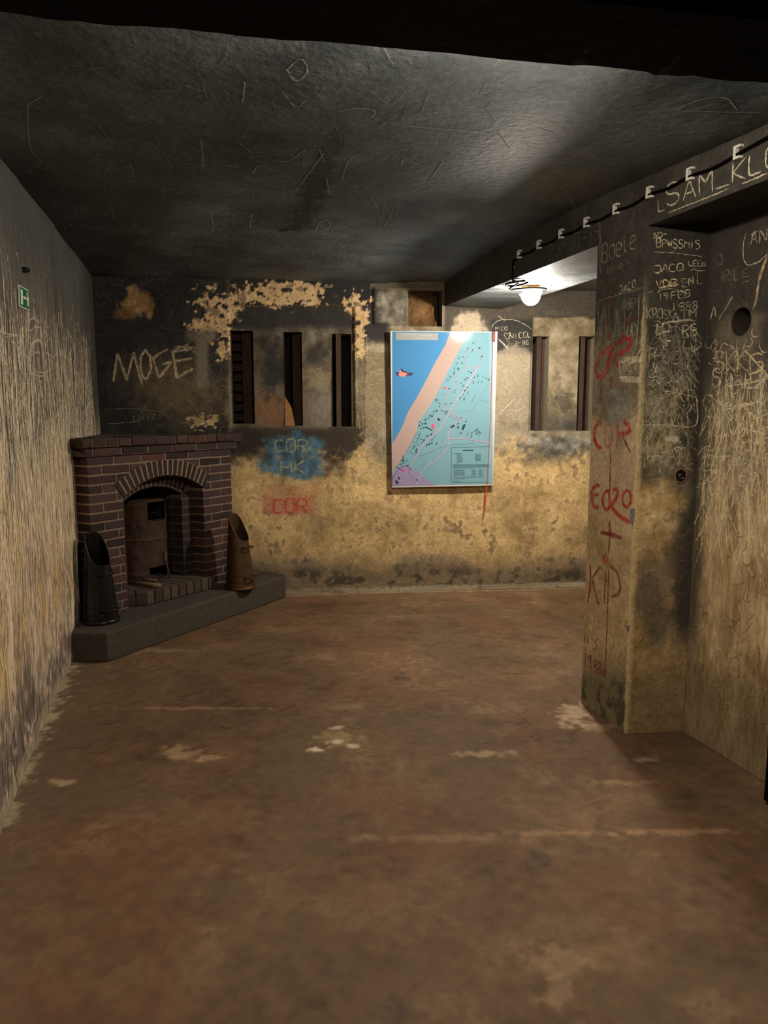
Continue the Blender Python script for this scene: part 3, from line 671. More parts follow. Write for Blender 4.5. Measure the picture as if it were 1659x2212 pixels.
scatter(p, 90, .02, ELEN - .01, 1.2, 2.15, -UP, .9, .02, .08, (.0015, .003), (140, 134, 118), .45, 1.4)
scatter(p, 60, .02, ELEN - .01, .1, 1.3, -UP, .2, .04, .14, (.003, .007), (190, 162, 112), .3, .3)
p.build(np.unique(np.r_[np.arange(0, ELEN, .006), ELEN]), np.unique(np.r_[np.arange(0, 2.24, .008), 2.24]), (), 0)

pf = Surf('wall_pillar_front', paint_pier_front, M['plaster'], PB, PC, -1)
p = pf; T_ = (206, 190, 150)
p.text('50+', 1410, 515, 1443, 510, 11, .0035, T_, .9, jit=.3); p.text('BPWSSM15', 1418, 534, 1514, 538, 18, .0042, (214, 198, 156), .95, jit=.35)
p.line([(1411, 544), (1460, 547), (1518, 554)], .003, T_, .85); p.text('JACO', 1413, 590, 1478, 584, 17, .0045, (212, 194, 152), .95, jit=.35, fill=.85)
p.text('LEEN', 1487, 574, 1526, 576, 12, .004, (196, 186, 160), .9, jit=.3); p.line([(1486, 576), (1526, 574)], .003, T_, .8); p.line([(1488, 582), (1492, 586), (1498, 580), (1506, 586), (1524, 584)], .0035, T_, .8)
p.text('VDB', 1416, 621, 1466, 618, 16, .0045, (220, 196, 140), .95, jit=.5); p.text('EN', 1474, 620, 1500, 616, 19, .004, T_, .9); p.text('L', 1505, 614, 1520, 614, 24, .0035, T_, .8)
p.line([(1424, 622), (1445, 618), (1466, 614)], .006, (226, 200, 140), .9, 3, 1.2); p.line([(1418, 632), (1430, 625), (1455, 624), (1480, 632)], .004, T_, .85)
p.text('19', 1422, 648, 1444, 646, 15, .0035, T_, .85); p.text('FEB', 1450, 646, 1494, 641, 16, .0042, T_, .9, jit=.35)
p.line([(1398, 634), (1405, 630), (1412, 628)], .004, T_, .7); p.text('1988', 1450, 673, 1510, 667, 18, .004, T_, .9, jit=.4)
p.text('KROSK', 1398, 688, 1456, 690, 22, .004, (186, 172, 138), .85, jit=.5); p.text('AIM', 1453, 694, 1506, 686, 20, .006, (170, 158, 130), .8, rep=2, jit=.8)
p.line([(1430, 702), (1434, 696), (1460, 694), (1495, 691)], .007, (206, 190, 152), .9, 2, .5); p.line([(1420, 698), (1417, 726), (1430, 718), (1446, 715)], .006, T_, .85, 2, .6)
p.line([(1426, 734), (1462, 737)], .006, (206, 196, 170), .8); p.text('RS', 1474, 730, 1508, 724, 28, .006, T_, .8, rep=2, jit=.8); p.line([(1516, 740), (1512, 750), (1492, 762)], .005, T_, .8)
p.text('A', 1440, 790, 1476, 790, 84, .018, (140, 132, 112), .55, rep=2, jit=1.5, fill=1); p.text('RAMON', 1402, 778, 1492, 776, 26, .007, (150, 138, 106), .65, rep=2, jit=1)
p.text('N', 1428, 846, 1474, 842, 66, .016, (150, 140, 118), .6, rep=2, jit=1.5, fill=1); p.text('N', 1422, 906, 1452, 904, 56, .012, (150, 134, 104), .6, rep=2, jit=1.5, fill=1)
p.text('A', 1408, 1000, 1450, 1000, 70, .014, (186, 160, 118), .65, rep=2, jit=1.2, fill=1); p.text('1', 1478, 990, 1500, 990, 64, .010, (160, 146, 118), .5)
p.line([(1412, 842), (1450, 846), (1506, 858)], .004, T_, .8); p.line([(1388, 918), (1430, 917), (1490, 924), (1504, 918), (1508, 902), (1504, 862)], .004, T_, .85, 2, .6)
p.text('=', 1474, 806, 1502, 806, 24, .004, T_, .5)
scatter(p, 420, .02, FLEN - .03, 1.25, 1.83, -UP, .35, .02, .09, (.0018, .004), (196, 180, 142), .85, .35)
scrib(p, 60, .02, FLEN - .06, 1.25, 1.85, (.01, .03), (.0018, .0035), (214, 198, 162), .95)
scatter(p, 90, .02, FLEN - .05, 1.85, 2.15, -UP, .8, .02, .08, (.0015, .003), (120, 114, 96), .4, 1)
scatter(p, 120, .02, FLEN - .03, .4, 1.25, 1.2, .9, .02, .07, (.002, .005), (190, 162, 112), .4, 1.2)
scatter(p, 60, .05, FLEN - .03, .4, 1.25, 1.2, .9, .02, .07, (.003, .007), (86, 72, 54), .4, 1.2)
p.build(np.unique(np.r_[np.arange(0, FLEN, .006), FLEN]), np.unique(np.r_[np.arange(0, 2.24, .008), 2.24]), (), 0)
# hidden rest of the pillar
P4 = PC + np.array([.34, .40]); P5 = PA + np.array([.60, .10])
mb = MB(); mb.add([(*PA, 0), (*P5, 0), (*P4, 0), (*PA, 2.24), (*P5, 2.24), (*P4, 2.24)], [(0, 1, 4, 3), (1, 2, 5, 4)], (120, 104, 76))
tag(mb.build('wall_pillar_back', M['plaster']), kind='structure')
# loose plaster flakes knocked off the arris
mb = MB()
for (x0, y0, x1, y1) in ((1362, 1100, 1372, 1138), (1354, 1352, 1361, 1366)):
    q = ps_.world(ps_.px([(x0, y0), (x1, y0 - 2), (x1 - 1, (y0 + y1) / 2), (x0 + (x1 - x0) * .5, y1), (x0 - 1, (y0 + y1) / 2)]), .002)
    mb.add(q, [tuple(range(5))], (116, 112, 104))
tag(mb.build('trim_chipped_arris', M['concrete']), kind='structure')

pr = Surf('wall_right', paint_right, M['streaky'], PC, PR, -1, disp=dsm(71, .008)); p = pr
HOLE_C = p.px([(1601, 695)])[0]; HR = .062
p.line([(1612, 500), (1606, 530), (1605, 560), (1616, 575), (1640, 566), (1659, 548)], .0045, (196, 182, 150), .9)
p.line([(1622, 508), (1640, 498)], .004, T_, .8); p.text('AN', 1622, 530, 1662, 520, 30, .0045, (196, 186, 156), .9, jit=.4)
p.text('ARIE', 1558, 612, 1596, 604, 26, .004, (130, 124, 106), .8, jit=.4); p.text('E', 1606, 600, 1620, 598, 18, .004, (140, 132, 112), .8); p.line([(1604, 610), (1618, 606)], .004, G_, .7)
p.text('J', 1552, 572, 1562, 570, 20, .004, (180, 170, 142), .8); p.text('A', 1536, 690, 1552, 688, 30, .005, (200, 186, 150), .9)
p.line([(1659, 552), (1648, 580), (1640, 610), (1633, 650), (1626, 668)], .013, (204, 174, 128), .9, 3, .8); p.line([(1552, 692), (1572, 660), (1584, 640)], .005, (160, 150, 124), .7, 3, 1.5)
p.text('SKK', 1545, 808, 1618, 800, 44, .006, (190, 172, 122), .85, rep=2, jit=.8); p.text('S', 1540, 836, 1560, 834, 40, .007, (200, 188, 158), .9)
p.line([(1612, 758), (1630, 778), (1650, 800), (1659, 812)], .006, (212, 186, 140), .9, 2, .8)
p.text('G', 1620, 808, 1656, 800, 44, .006, (200, 178, 132), .8, rep=2, jit=.8)
for a_, b_ in (((1565, 834), (1659, 818)), ((1555, 876), (1628, 872)), ((1556, 886), (1640, 868)), ((1532, 983), (1578, 985)), ((1606, 924), (1640, 932)), ((1626, 905), (1659, 892)), ((1605, 836), (1640, 836))):
    p.line([a_, ((a_[0] + b_[0]) / 2, (a_[1] + b_[1]) / 2 + 3), b_], .004, (214, 198, 160), .85, 2, .8)
p.line([(1645, 790), (1646, 860), (1640, 1000)], .006, (204, 182, 136), .7, 2, 1)
p.text('TH', 1540, 1130, 1572, 1130, 78, .010, (206, 178, 126), .8, rep=2, jit=1, fill=.9); p.text('1', 1590, 1150, 1606, 1150, 90, .008, (200, 172, 120), .6)
RL = np.linalg.norm(PR - PC)
scatter(p, 380, .03, RL + .1, .95, 1.62, -UP, .12, .05, .22, (.0025, .007), (214, 192, 148), 1.0, .2)
scatter(p, 240, .02, RL + .1, 1.1, 1.75, -UP, .9, .02, .1, (.002, .005), (214, 198, 162), .95, 1.4)
scrib(p, 130, .03, RL + .06, 1.15, 1.72, (.012, .04), (.002, .004), (218, 200, 162), 1.0)
scatter(p, 70, .03, RL + .1, 1.72, 2.15, -UP, .7, .02, .09, (.0015, .003), (140, 132, 112), .5, 1)
scatter(p, 200, .03, RL + .1, .2, 1.1, -UP, .25, .04, .16, (.003, .008), (196, 166, 112), .35, .4)
scatter(p, 100, .03, RL + .1, .2, 1.1, -UP, .4, .03, .12, (.003, .008), (84, 70, 52), .4, .6)
ph = (HOLE_C[0] - HR, HOLE_C[0] + HR, HOLE_C[1] - HR, HOLE_C[1] + HR)
al = np.unique(np.round(np.r_[np.arange(0, .62, .006), np.arange(.62, 1.9, .04), ph[0], ph[1]], 4)); bl = np.unique(np.round(np.r_[np.arange(0, 2.24, .008), 2.24, ph[2], ph[3]], 4))
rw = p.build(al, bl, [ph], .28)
# round pipe hole let into the right wall
mb = MB(); N_ = 40; R_ = .9 * HR
sq = []; ci = []
for k in range(N_):
    g = 2 * math.pi * k / N_; c_, s_ = math.cos(g), math.sin(g); m_ = HR / max(abs(c_), abs(s_)); sq.append((HOLE_C[0] + c_ * m_, HOLE_C[1] + s_ * m_)); ci.append((HOLE_C[0] + c_ * R_ * .95, HOLE_C[1] + s_ * R_))
Sq = p.world(sq); Ci = p.world(ci); Cb = Ci - np.r_[p.n, 0] * .26
cc = p.color(Sq, np.array(sq)); vs = np.r_[Sq, Ci, Ci, Cb]; cs = np.r_[cc, cc * .9, cc * 0 + [50, 42, 32], cc * 0 + [14, 12, 10]]  # tube colour runs darker inward: the hole's shade is put into it
fs = [(k, (k + 1) % N_, N_ + (k + 1) % N_, N_ + k) for k in range(N_)] + [(2 * N_ + k, 2 * N_ + (k + 1) % N_, 3 * N_ + (k + 1) % N_, 3 * N_ + k) for k in range(N_)] + [tuple(3 * N_ + k for k in range(N_))]
tag(link('pipe_hole', vs, fs, M['plaster'], rw, cs), label='round black pipe hole')

# ---------------------------------------------------------------- beam with sooty face and underside
def paint_beam(x, y, P, ab):
    n1 = fbm(P, 5, 5, 81); n2 = fbm(P, 22, 4, 82)
    c = np.array([58, 54, 47.]) + (n1[:, None] - .5) * 20 + (n2[:, None] - .5) * 16
    return np.clip(c, 6, 245)
bd = (EB - EA) / np.linalg.norm(EB - EA)
def beam_warp(P):
    P = P.copy(); t = tb(P[:, 1]); P[:, 0] += .156 * t; P[:, 2] += (2.43 - P[:, 2]) / .215 * .05 * t; return P
beam = Surf('trim_beam_face', paint_beam, M['sooty'], EA - bd * 1.3, EB + bd * .55, 1); beam.warp = beam_warp; p = beam
p.text('L', 1424, 458, 1440, 452, 28, .005, T_, .8); p.text('SAM_KLO', 1440, 448, 1690, 354, 46, .006, (206, 196, 166), .95, rep=1, jit=.6)
p.line([(1444, 460), (1520, 430), (1575, 408)], .0045, T_, .85); p.line([(1603, 398), (1659, 374)], .005, T_, .9)
p.text('28-10-79', 1185, 562, 1298, 516, 34, .004, (124, 118, 102), .8, jit=.5); p.line([(1297, 478), (1298, 540)], .004, G_, .7)
p.text('JANE', 1120, 584, 1178, 562, 20, .004, (96, 90, 80), .7, jit=.5); p.line([(1106, 577), (1114, 577)], .010, (170, 164, 146), .9)
scatter(p, 60, .2, 4.2, 2.24, 2.38, UP, .8, .02, .08, (.002, .003), (116, 110, 96), .5, 1)
p.build(np.arange(0, np.linalg.norm(p.B - p.A), .012), np.unique(np.r_[np.arange(SOFF, 2.46, .010), 2.47]), (), 0)
def xr(y): return 1.277 - (y - 4.633) * .36 / 1.338          # right edge of the beam
def soff_z(x, y): t = np.clip((x - xe(y)) / (xr(y) - xe(y)), 0, 1); return SOFF + .05 * tb(y) * (1 - t) + .035 * t
def paint_soff(x, y, P, ab):
    n1 = fbm(P, 6, 5, 91); n2 = fbm(P, 26, 4, 92); v = fbm(P, 16, 4, 93, (.3, 1, 1))
    c = np.array([84, 88, 88.]) + (n1[:, None] - .5) * 40 + (v[:, None] - .5) * 46
    c = mix(c, (52, 47, 41), (1 - ss(4.0, 4.3, P[:, 1])) * .9)
    c = mix(c, (70, 66, 60), ss(5.35, 5.7, P[:, 1]) * .5)
    return np.clip(c, 6, 245)
class Slab(Surf): pass
def build_slab(name, paint, mat, zfn, left_fn, right_fn, y0, y1, dy, nx, strokes=None, nsign=-1):
    s = Surf(name, paint, mat, zfn=zfn, nsign=nsign)
    if strokes: strokes(s)
    ys = np.arange(y0, y1 + dy, dy); t = np.linspace(0, 1, nx)
    Y = np.repeat(ys, nx); X = np.concatenate([left_fn(yy) + (right_fn(yy) - left_fn(yy)) * t for yy in ys])
    P = np.c_[X, Y, zfn(X, Y)]; C = s.color(P, P[:, :2])
    i, j = np.meshgrid(np.arange(len(ys) - 1), np.arange(nx - 1), indexing='ij'); k = (i * nx + j).ravel()
    Q = np.c_[k, k + 1, k + nx + 1, k + nx]
    V = [P]; CC = [C]; FF = [Q]; base = len(P); rib = 0
    SP = []; SC = []; SA = []; SR = []
    for (p_, wd, col, al_, rough) in s.strokes:
        p_ = resample(p_, .012)
        if len(p_) < 2: continue
        tt = np.gradient(p_, axis=0); tt /= np.maximum(np.linalg.norm(tt, axis=1), 1e-9)[:, None]; nr = np.c_[-tt[:, 1], tt[:, 0]]; n = len(p_)
        p_ = p_ + rng.normal(0, .0006, p_.shape); rib = (rib + 1) % 12
        pts = np.concatenate([p_ + nr * wd * .5, p_ - nr * wd * .5])
        SP.append(pts); SC.append(np.tile(np.asarray(col, float), (len(pts), 1))); SA.append(al_ * (.4 + .6 * rng.random(len(pts)))); SR.append(np.full(len(pts), .0015 + .0001 * rib)); q = np.arange(n - 1)
        FF.append(np.c_[base + q, base + q + 1, base + n + q + 1, base + n + q]); base += 2 * n
    if SP:
        SP = np.concatenate(SP); SC = np.concatenate(SC); SA = np.clip(np.concatenate(SA), 0, 1)[:, None]; W3 = s.world(SP, np.concatenate(SR))
        V.append(W3); CC.append(s.color(W3, SP) * (1 - SA) + SC * SA)
    V = np.concatenate(V); CC = np.concatenate(CC); FF = np.concatenate(FF)
    o = link(name, V, FF.tolist(), mat, None, CC); o['kind'] = 'structure'; return o
build_slab('trim_beam_underside', paint_soff, M['sooty'], soff_z, xe, xr, 1.2, 6.1, .02, 40)
mb = MB(); mb.add([(xr(1.2), 1.2, 2.25), (xr(6.1), 6.1, 2.25), (xr(6.1), 6.1, 2.43), (xr(1.2), 1.2, 2.43)], [(0, 1, 2, 3)], (70, 64, 56))
tag(mb.build('trim_beam_side', M['sooty']), kind='structure')

# ---------------------------------------------------------------- ceiling
def paint_ceil(x, y, P, ab):
    n1 = fbm(P, 2.2, 5, 101); n2 = fbm(P, 12, 4, 102); n3 = fbm(P, 40, 3, 103)
    c = np.array([82, 88, 88.]) + (n1[:, None] - .5) * 64 + (n2[:, None] - .5) * 22
    c = mix(c, (98, 102, 100), ss(.6, .8, n1) * .4)
    t = np.clip((y - 250) / 250, 0, 1); xc = 745 - 105 * t                                    # old water run
    run = (1 - ss(14, 34, np.abs(x - xc + (n2 - .5) * 40))) * ss(250, 300, y) * (1 - ss(480, 505, y))
    c = mix(c, (34, 32, 28), run * .8)
    lump = rectm(x, y, 600, 655, 488, 500, 6); c = mix(c, (24, 22, 20), lump * ss(.45, .6, n2))
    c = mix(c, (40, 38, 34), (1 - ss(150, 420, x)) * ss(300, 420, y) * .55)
    c = mix(c, (150, 138, 122), ss(.93, .97, n3) * .5)
    return np.clip(c, 6, 245)
def ceil_strokes(s):
    g = (190, 182, 160)
    for pts in (((880, 272), (960, 278), (1055, 287)), ((1140, 365), (1200, 385), (1235, 430), (1250, 470)), ((1460, 238), (1500, 215), (1570, 205), (1592, 235)), ((1465, 238), (1640, 242)),
                ((866, 358), (874, 335), (914, 360)), ((927, 390), (955, 350)), ((738, 390), (752, 345), (776, 332)), ((545, 375), (560, 350), (590, 368)), ((706, 385), (712, 420), (735, 424)),
                ((60, 225), (62, 320), (90, 350)), ((60, 225), (90, 205)), ((620, 150), (650, 120), (670, 150), (640, 180), (620, 150)), ((530, 175), (525, 220)), ((700, 330), (640, 410)), ((435, 300), (440, 360)),
                ((520, 310), (545, 330)), ((590, 345), (620, 350), (660, 322)), ((680, 500), (690, 478), (710, 474), (715, 490), (690, 500)), ((455, 460), (462, 490)), ((610, 195), (640, 235), (660, 215)),
                ((800, 420), (815, 450)), ((540, 490), (545, 460)), ((690, 320), (700, 350)), ((730, 240), (790, 230), (815, 240), (800, 255))):
        s.stroke(s.px(chaikin(np.array(pts, float), 2)), .0045, g, .9)
    for _ in range(150):
        x0 = rnd.uniform(80, 1250); y0 = rnd.uniform(130, 590); a = rnd.uniform(0, 6.28); L = rnd.uniform(6, 34)
        s.stroke(s.px(chaikin(np.array([(x0, y0), (x0 + L * math.cos(a), y0 + L * math.sin(a)), (x0 + L * math.cos(a) * 1.7 + rnd.uniform(-9, 9), y0 + L * 1.7 * math.sin(a))]), 1)), .003, (176, 168, 150), rnd.uniform(.35, .8))
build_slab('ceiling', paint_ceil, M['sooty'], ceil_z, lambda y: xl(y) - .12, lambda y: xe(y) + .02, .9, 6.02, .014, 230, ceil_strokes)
mb = MB(); mb.add([(xr(1.5) - .1, 1.5, 2.40), (xr(6.4) - .1, 6.4, 2.40), (3.6, 6.4, 2.40), (3.6, 1.5, 2.40)], [(3, 2, 1, 0)], (74, 68, 60))
mb.build('ceiling_side_room', M['sooty'])['kind'] = 'structure'
mb = MB(); mb.add([(3.4, 1.5, 0), (3.4, 6.4, 0), (3.4, 6.4, 2.42), (3.4, 1.5, 2.42)], [(0, 1, 2, 3)], (150, 126, 88)); mb.add([(1.5, 1.6, 0), (3.4, 1.6, 0), (3.4, 1.6, 2.42), (1.5, 1.6, 2.42)], [(3, 2, 1, 0)], (150, 126, 88))
mb.build('wall_side_room', M['plaster'])['kind'] = 'structure'

# ---------------------------------------------------------------- floor
def paint_floor(x, y, P, ab):
    n1 = fbm(P, 1.6, 5, 111); n2 = fbm(P, 6, 5, 112); n3 = fbm(P, 26, 4, 113); n4 = fbm(P, 3.0, 4, 114)
    c = np.array([97, 74, 51.]) + (n3[:, None] - .5) * [22, 18, 14] + (n1[:, None] - .5) * [24, 20, 16] + (n2[:, None] - .5) * [26, 23, 20]
    c = mix(c, (104, 72, 48), ss(.5, .8, n4) * .5); c = mix(c, (88, 70, 48), ss(.5, .8, 1 - n4) * .45)
    c = mix(c, (134, 104, 76), ss(.62, .85, n2) * ss(.45, .7, n1) * .35)
    c = mix(c, (78, 58, 40), ss(.68, .80, n3) * ss(.5, .7, n2) * .5)
    dl = P[:, 0] - xl(P[:, 1]) + .045; db = (P[:, 0] * 0 + yb(P[:, 0])) - P[:, 1]
    c = mix(c, (112, 92, 76), (1 - ss(.0, .35, dl + (n2 - .5) * .3)) * .5)
    c = mix(c, (186, 164, 130), np.maximum(1 - ss(.01, .06, dl + (n3 - .5) * .10), (1 - ss(.01, .05, db + (n3 - .5) * .06)) * .8) * .8)
    c = mix(c, (150, 118, 88), (1 - ss(.1, .35, db)) * .3)
    for (cx, cy, rx, ry, col, a) in ((683, 1620, 12, 4, (214, 196, 170), .9), (722, 1603, 14, 5, (218, 204, 178), .9), (762, 1611, 14, 4, (206, 186, 158), .8), (725, 1572, 12, 4, (196, 170, 140), .7), (730, 1598, 45, 14, (158, 138, 92), .5),
                                     (385, 1630, 40, 14, (186, 154, 120), .5), (455, 1636, 22, 8, (180, 146, 110), .5), (1050, 1628, 48, 6, (168, 138, 106), .6), (1240, 1545, 30, 22, (196, 172, 138), .6), (1290, 1570, 40, 8, (170, 146, 112), .5),
                                     (1165, 1858, 26, 16, (70, 56, 42), .6), (862, 2185, 22, 26, (74, 58, 44), .8), (870, 1465, 16, 8, (66, 50, 36), .7), (848, 1854, 22, 6, (74, 56, 40), .6), (1210, 1800, 120, 5, (170, 134, 102), .45), (1450, 1796, 140, 5, (172, 136, 104), .45),
                                     (135, 1690, 24, 7, (188, 160, 128), .6), (410, 1530, 130, 3, (170, 136, 104), .45), (700, 1500, 8, 3, (70, 54, 40), .6), (620, 2098, 16, 10, (74, 60, 44), .5), (720, 2096, 20, 10, (80, 64, 48), .5), (1220, 2080, 60, 26, (158, 128, 98), .4), (1200, 2150, 36, 26, (166, 134, 104), .4),
                                     (340, 1405, 80, 5, (170, 140, 108), .4), (1330, 1690, 60, 5, (160, 132, 100), .5), (900, 1810, 180, 8, (150, 118, 88), .35), (1395, 1640, 36, 5, (160, 146, 118), .5)):
        c = mix(c, col, blob(x, y, P, cx, cy, rx, ry, .5, .8, 30, 120) * a)
    return np.clip(c, 6, 245)
def floor_z(x, y): return (np.sin(x * 3.1 + y * 1.3) + np.sin(y * 2.3 - x)) * .0015 - .003
def floor_strokes(s):
    for _ in range(200):
        y = rnd.uniform(3.0, 5.6); x = rnd.uniform(xl(y) + .1, xe(y)); a = rnd.gauss(0, .6); L = rnd.uniform(.02, .09); col = rnd.choice([(158, 128, 96), (150, 118, 88), (88, 68, 48)])
        s.stroke(np.array([(x, y), (x + L * math.cos(a), y + L * math.sin(a)), (x + L * 1.6 * math.cos(a + .4), y + L * 1.6 * math.sin(a + .4))]), rnd.uniform(.002, .004), col, .3)
build_slab('floor', paint_floor, M['floor'], floor_z, lambda y: xl(y) - .3, lambda y: 3.45, .2, 6.35, .014, 400, floor_strokes, nsign=1)

# ---------------------------------------------------------------- doorway header the camera looks under
h0, h1 = Z(0, 30, 2.06)[:2], Z(1659, 180, 2.06)[:2]; hd = (h1 - h0) / np.linalg.norm(h1 - h0); hn = np.array([-hd[1], hd[0]])
N_ = 140; vs = []; fs = []
for i in range(N_ + 1):
    s_ = -1.1 + i * (3.4 / N_); q = h0 + hd * s_
    j1 = (fbm(np.array([[s_, 0, 0]]), 5, 4, 131)[0] - .5) * .007 + (.010 if 1.10 < s_ < 1.16 else 0); j2 = (fbm(np.array([[s_, 3, 0]]), 12, 3, 132)[0] - .5) * .006
    for (d_, z_) in ((j1, 2.06 + j2), (0.0, 2.52), (-.20, 2.52), (-.20, 2.06)): vs.append((*(q + hn * d_), z_))
for i in range(N_):
    a = i * 4; fs += [(a + k, a + (k + 1) % 4, a + 4 + (k + 1) % 4, a + 4 + k) for k in range(4)]
tag(link('trim_doorway_header', vs, fs, M['black']), kind='structure', label='black timber header above the doorway')

# ---------------------------------------------------------------- fireplace across the corner
O = np.array([-1.163, 5.598]); U = np.array([-.515, -.857]); W_d = np.array([-.857, .515])
def FP(u, w_, z): q = O + U * u + W_d * w_; return (q[0], q[1], z)
def fbox(mb, u0, u1, w0, w1, z0, z1, col, j=0.0):
    r_ = lambda: rnd.uniform(-j, j)
    mb.hexa([FP(u0 + r_(), w0 + r_(), z0), FP(u1 + r_(), w0 + r_(), z0), FP(u1, w1, z0), FP(u0, w1, z0), FP(u0 + r_(), w0 + r_(), z1 + r_()), FP(u1 + r_(), w0 + r_(), z1 + r_()), FP(u1, w1, z1), FP(u0, w1, z1)], col)
fire = root('fireplace', (*FP(.63, 0, .175)[:2], 0), 0, 'dark red brick corner fireplace with arched opening and stepped brick mantel', 'fireplace')
def place(o, r=fire):
    o.parent = r; o.matrix_parent_inverse.identity(); o.location = -Vector(r.location); return o
ZP, FW = .175, 1.26
UA, UB, SPR, CRN = .292, 1.005, .905, 1.022
uc = (UA + UB) / 2; hw = (UB - UA) / 2; rise = CRN - SPR; RR = (hw * hw + rise * rise) / (2 * rise); zc = CRN - RR
UA2, UB2, SPR2, CRN2 = .400, .920, .865, .942
uc2 = (UA2 + UB2) / 2; hw2 = (UB2 - UA2) / 2; rise2 = CRN2 - SPR2; RR2 = (hw2 * hw2 + rise2 * rise2) / (2 * rise2); zc2 = CRN2 - RR2
MORT = (118, 98, 80)
def bcol():
    b = rnd.uniform(-9, 10); k = rnd.random()
    return (62 + b, 43 + b * .8, 40 + b * .8) if k < .7 else ((48 + b, 37 + b, 34 + b) if k < .9 else (74 + b, 45 + b, 38 + b))
def dcol(): b = rnd.uniform(-6, 6); return (40 + b, 31 + b, 27 + b)  # darker brick tone for the arch rings and inner opening
def panel(mb, u0, u1, z0, z1, ua, ub, spr, crn, R0, z_c, w0, w1, col):
    c0 = (ua + ub) / 2; n = 24
    def q4(*p): mb.add(p, [(0, 1, 2, 3)], col)
    q4(FP(u0, w0, z0), FP(ua, w0, z0), FP(ua, w0, z1), FP(u0, w0, z1)); q4(FP(ub, w0, z0), FP(u1, w0, z0), FP(u1, w0, z1), FP(ub, w0, z1))
    hh = lambda u: z_c + math.sqrt(max(R0 * R0 - (u - c0) ** 2, 0))
    for i in range(n):
        a = ua + (ub - ua) * i / n; b = ua + (ub - ua) * (i + 1) / n
        q4(FP(a, w0, hh(a)), FP(b, w0, hh(b)), FP(b, w0, z1), FP(a, w0, z1)); q4(FP(a, w0, hh(a)), FP(b, w0, hh(b)), FP(b, w1, hh(b)), FP(a, w1, hh(a)))
    for e in (ua, ub): q4(FP(e, w0, z0), FP(e, w1, z0), FP(e, w1, spr), FP(e, w0, spr))
mb = MB()
panel(mb, 0, FW, ZP, 1.178, UA, UB, SPR, CRN, RR, zc, 0, .11, MORT)
panel(mb, UA, UB, ZP, 1.10, UA2, UB2, SPR2, CRN2, RR2, zc2, .11, .60, (84, 68, 56))
for e in (0, FW): mb.add([FP(e, 0, ZP), FP(e, .36, ZP), FP(e, .36, 1.178), FP(e, 0, 1.178)], [(0, 1, 2, 3)], (150, 126, 100))
mb.add([FP(UA2, .6, ZP), FP(UB2, .6, ZP), FP(UB2, .6, 1.1), FP(UA2, .6, 1.1)], [(0, 1, 2, 3)], (30, 26, 22))
place(tag(mb.build('mortar', M['brick'], fire), label='pale mortar joints'))
PITCHB, BH, BL_ = .0590, .0475, .212
def courses(mb, u0, u1, z0, z1, ring, w0, w1, colf, ph=0):
    """ring = (ua, ub, spring, outer radius, centre z, centre u)"""
    ua, ub, spr, Ro, z_c, c0 = ring; k = 0; z = z0 + .008
    while z + BH <= z1 + .004:
        zm = z + BH / 2
        if zm < spr: ex = (ua, ub)
        else:
            zz = z + BH * .4; hx = math.sqrt(max(Ro * Ro - (zz - z_c) ** 2, 0)); half = (ub - ua) / 2; R_in = math.hypot(half, spr + .03 - z_c)
            hx = min(hx, half + max(zz - spr - .03, 0) * half / max(spr + .03 - z_c, .01) + .006) if hx > 0 else 0
            ex = (c0 - hx, c0 + hx) if hx > .01 else (9, 9)
        for (s0, s1) in (((u0, min(ex[0], u1)), (max(ex[1], u0), u1)) if ex[0] < 9 else ((u0, u1),)):
            if s1 - s0 < .02: continue
            edge_l = abs(s0 - u0) < 1e-6; off = .105 if (k + ph) % 2 else .0
            a = s0; first = True
            if s0 > u0 + 1e-6:                                         # bond starts on the outer edge of this pier
                cuts = [s1]; c_ = s1 - (BL_ if off == 0 else .105)
                while c_ > s0 + .03: cuts.append(c_); c_ -= BL_
                cuts.append(s0); cuts = sorted(cuts)
            else:
                cuts = [s0]; c_ = s0 + (BL_ if off == 0 else .105)
                while c_ < s1 - .03: cuts.append(c_); c_ += BL_
                cuts.append(s1)
            for p0, p1 in zip(cuts[:-1], cuts[1:]):
                g0 = -.004 if p0 in (u0, ) or abs(p0 - ex[1]) < 1e-6 and zm < spr else .0055; g1 = -.004 if p1 == u1 or abs(p1 - ex[0]) < 1e-6 and zm < spr else .0055
                fbox(mb, p0 + g0, p1 - g1, w0 - .005 + rnd.uniform(-.0015, .0015), w1, z, z + BH, colf(), .0015)
        z += PITCHB; k += 1
def ringm(mb, c0, z_c, R0, th, half, w0, w1, col):
    amax = math.asin(half / R0); n = 24
    for i in range(n):
        a0 = -amax + 2 * amax * i / n; a1 = -amax + 2 * amax * (i + 1) / n; q = lambda a, r, w_: FP(c0 + r * math.sin(a), w_, z_c + r * math.cos(a)); r0 = R0 + .001; r1 = R0 + th
        mb.add([q(a0, r0, w0), q(a1, r0, w0), q(a1, r1, w0), q(a0, r1, w0), q(a0, r0, w1), q(a1, r0, w1)], [(0, 1, 2, 3), (0, 1, 5, 4)], col)
def ringb(mb, c0, z_c, R0, th, half, w0, w1, n, colf):
    amax = math.asin(half / R0)
    for i in range(n):
        a0 = -amax + 2 * amax * i / n + .0064 / R0; a1 = -amax + 2 * amax * (i + 1) / n - .0064 / R0; r0 = R0 - .004; r1 = R0 + th + rnd.uniform(-.003, .002)
        def q(a, r, w_): return FP(c0 + r * math.sin(a), w_, z_c + r * math.cos(a))
        dw = rnd.uniform(-.002, .002)
        mb.hexa([q(a0, r0, w0 + dw), q(a1, r0, w0 + dw), q(a1, r0, w1), q(a0, r0, w1), q(a0, r1, w0 + dw), q(a1, r1, w0 + dw), q(a1, r1, w1), q(a0, r1, w1)], colf())
mb = MB(); courses(mb, 0, FW, ZP, 1.18, (UA, UB, SPR - .03, RR + .088, zc, uc), 0, .108, bcol)
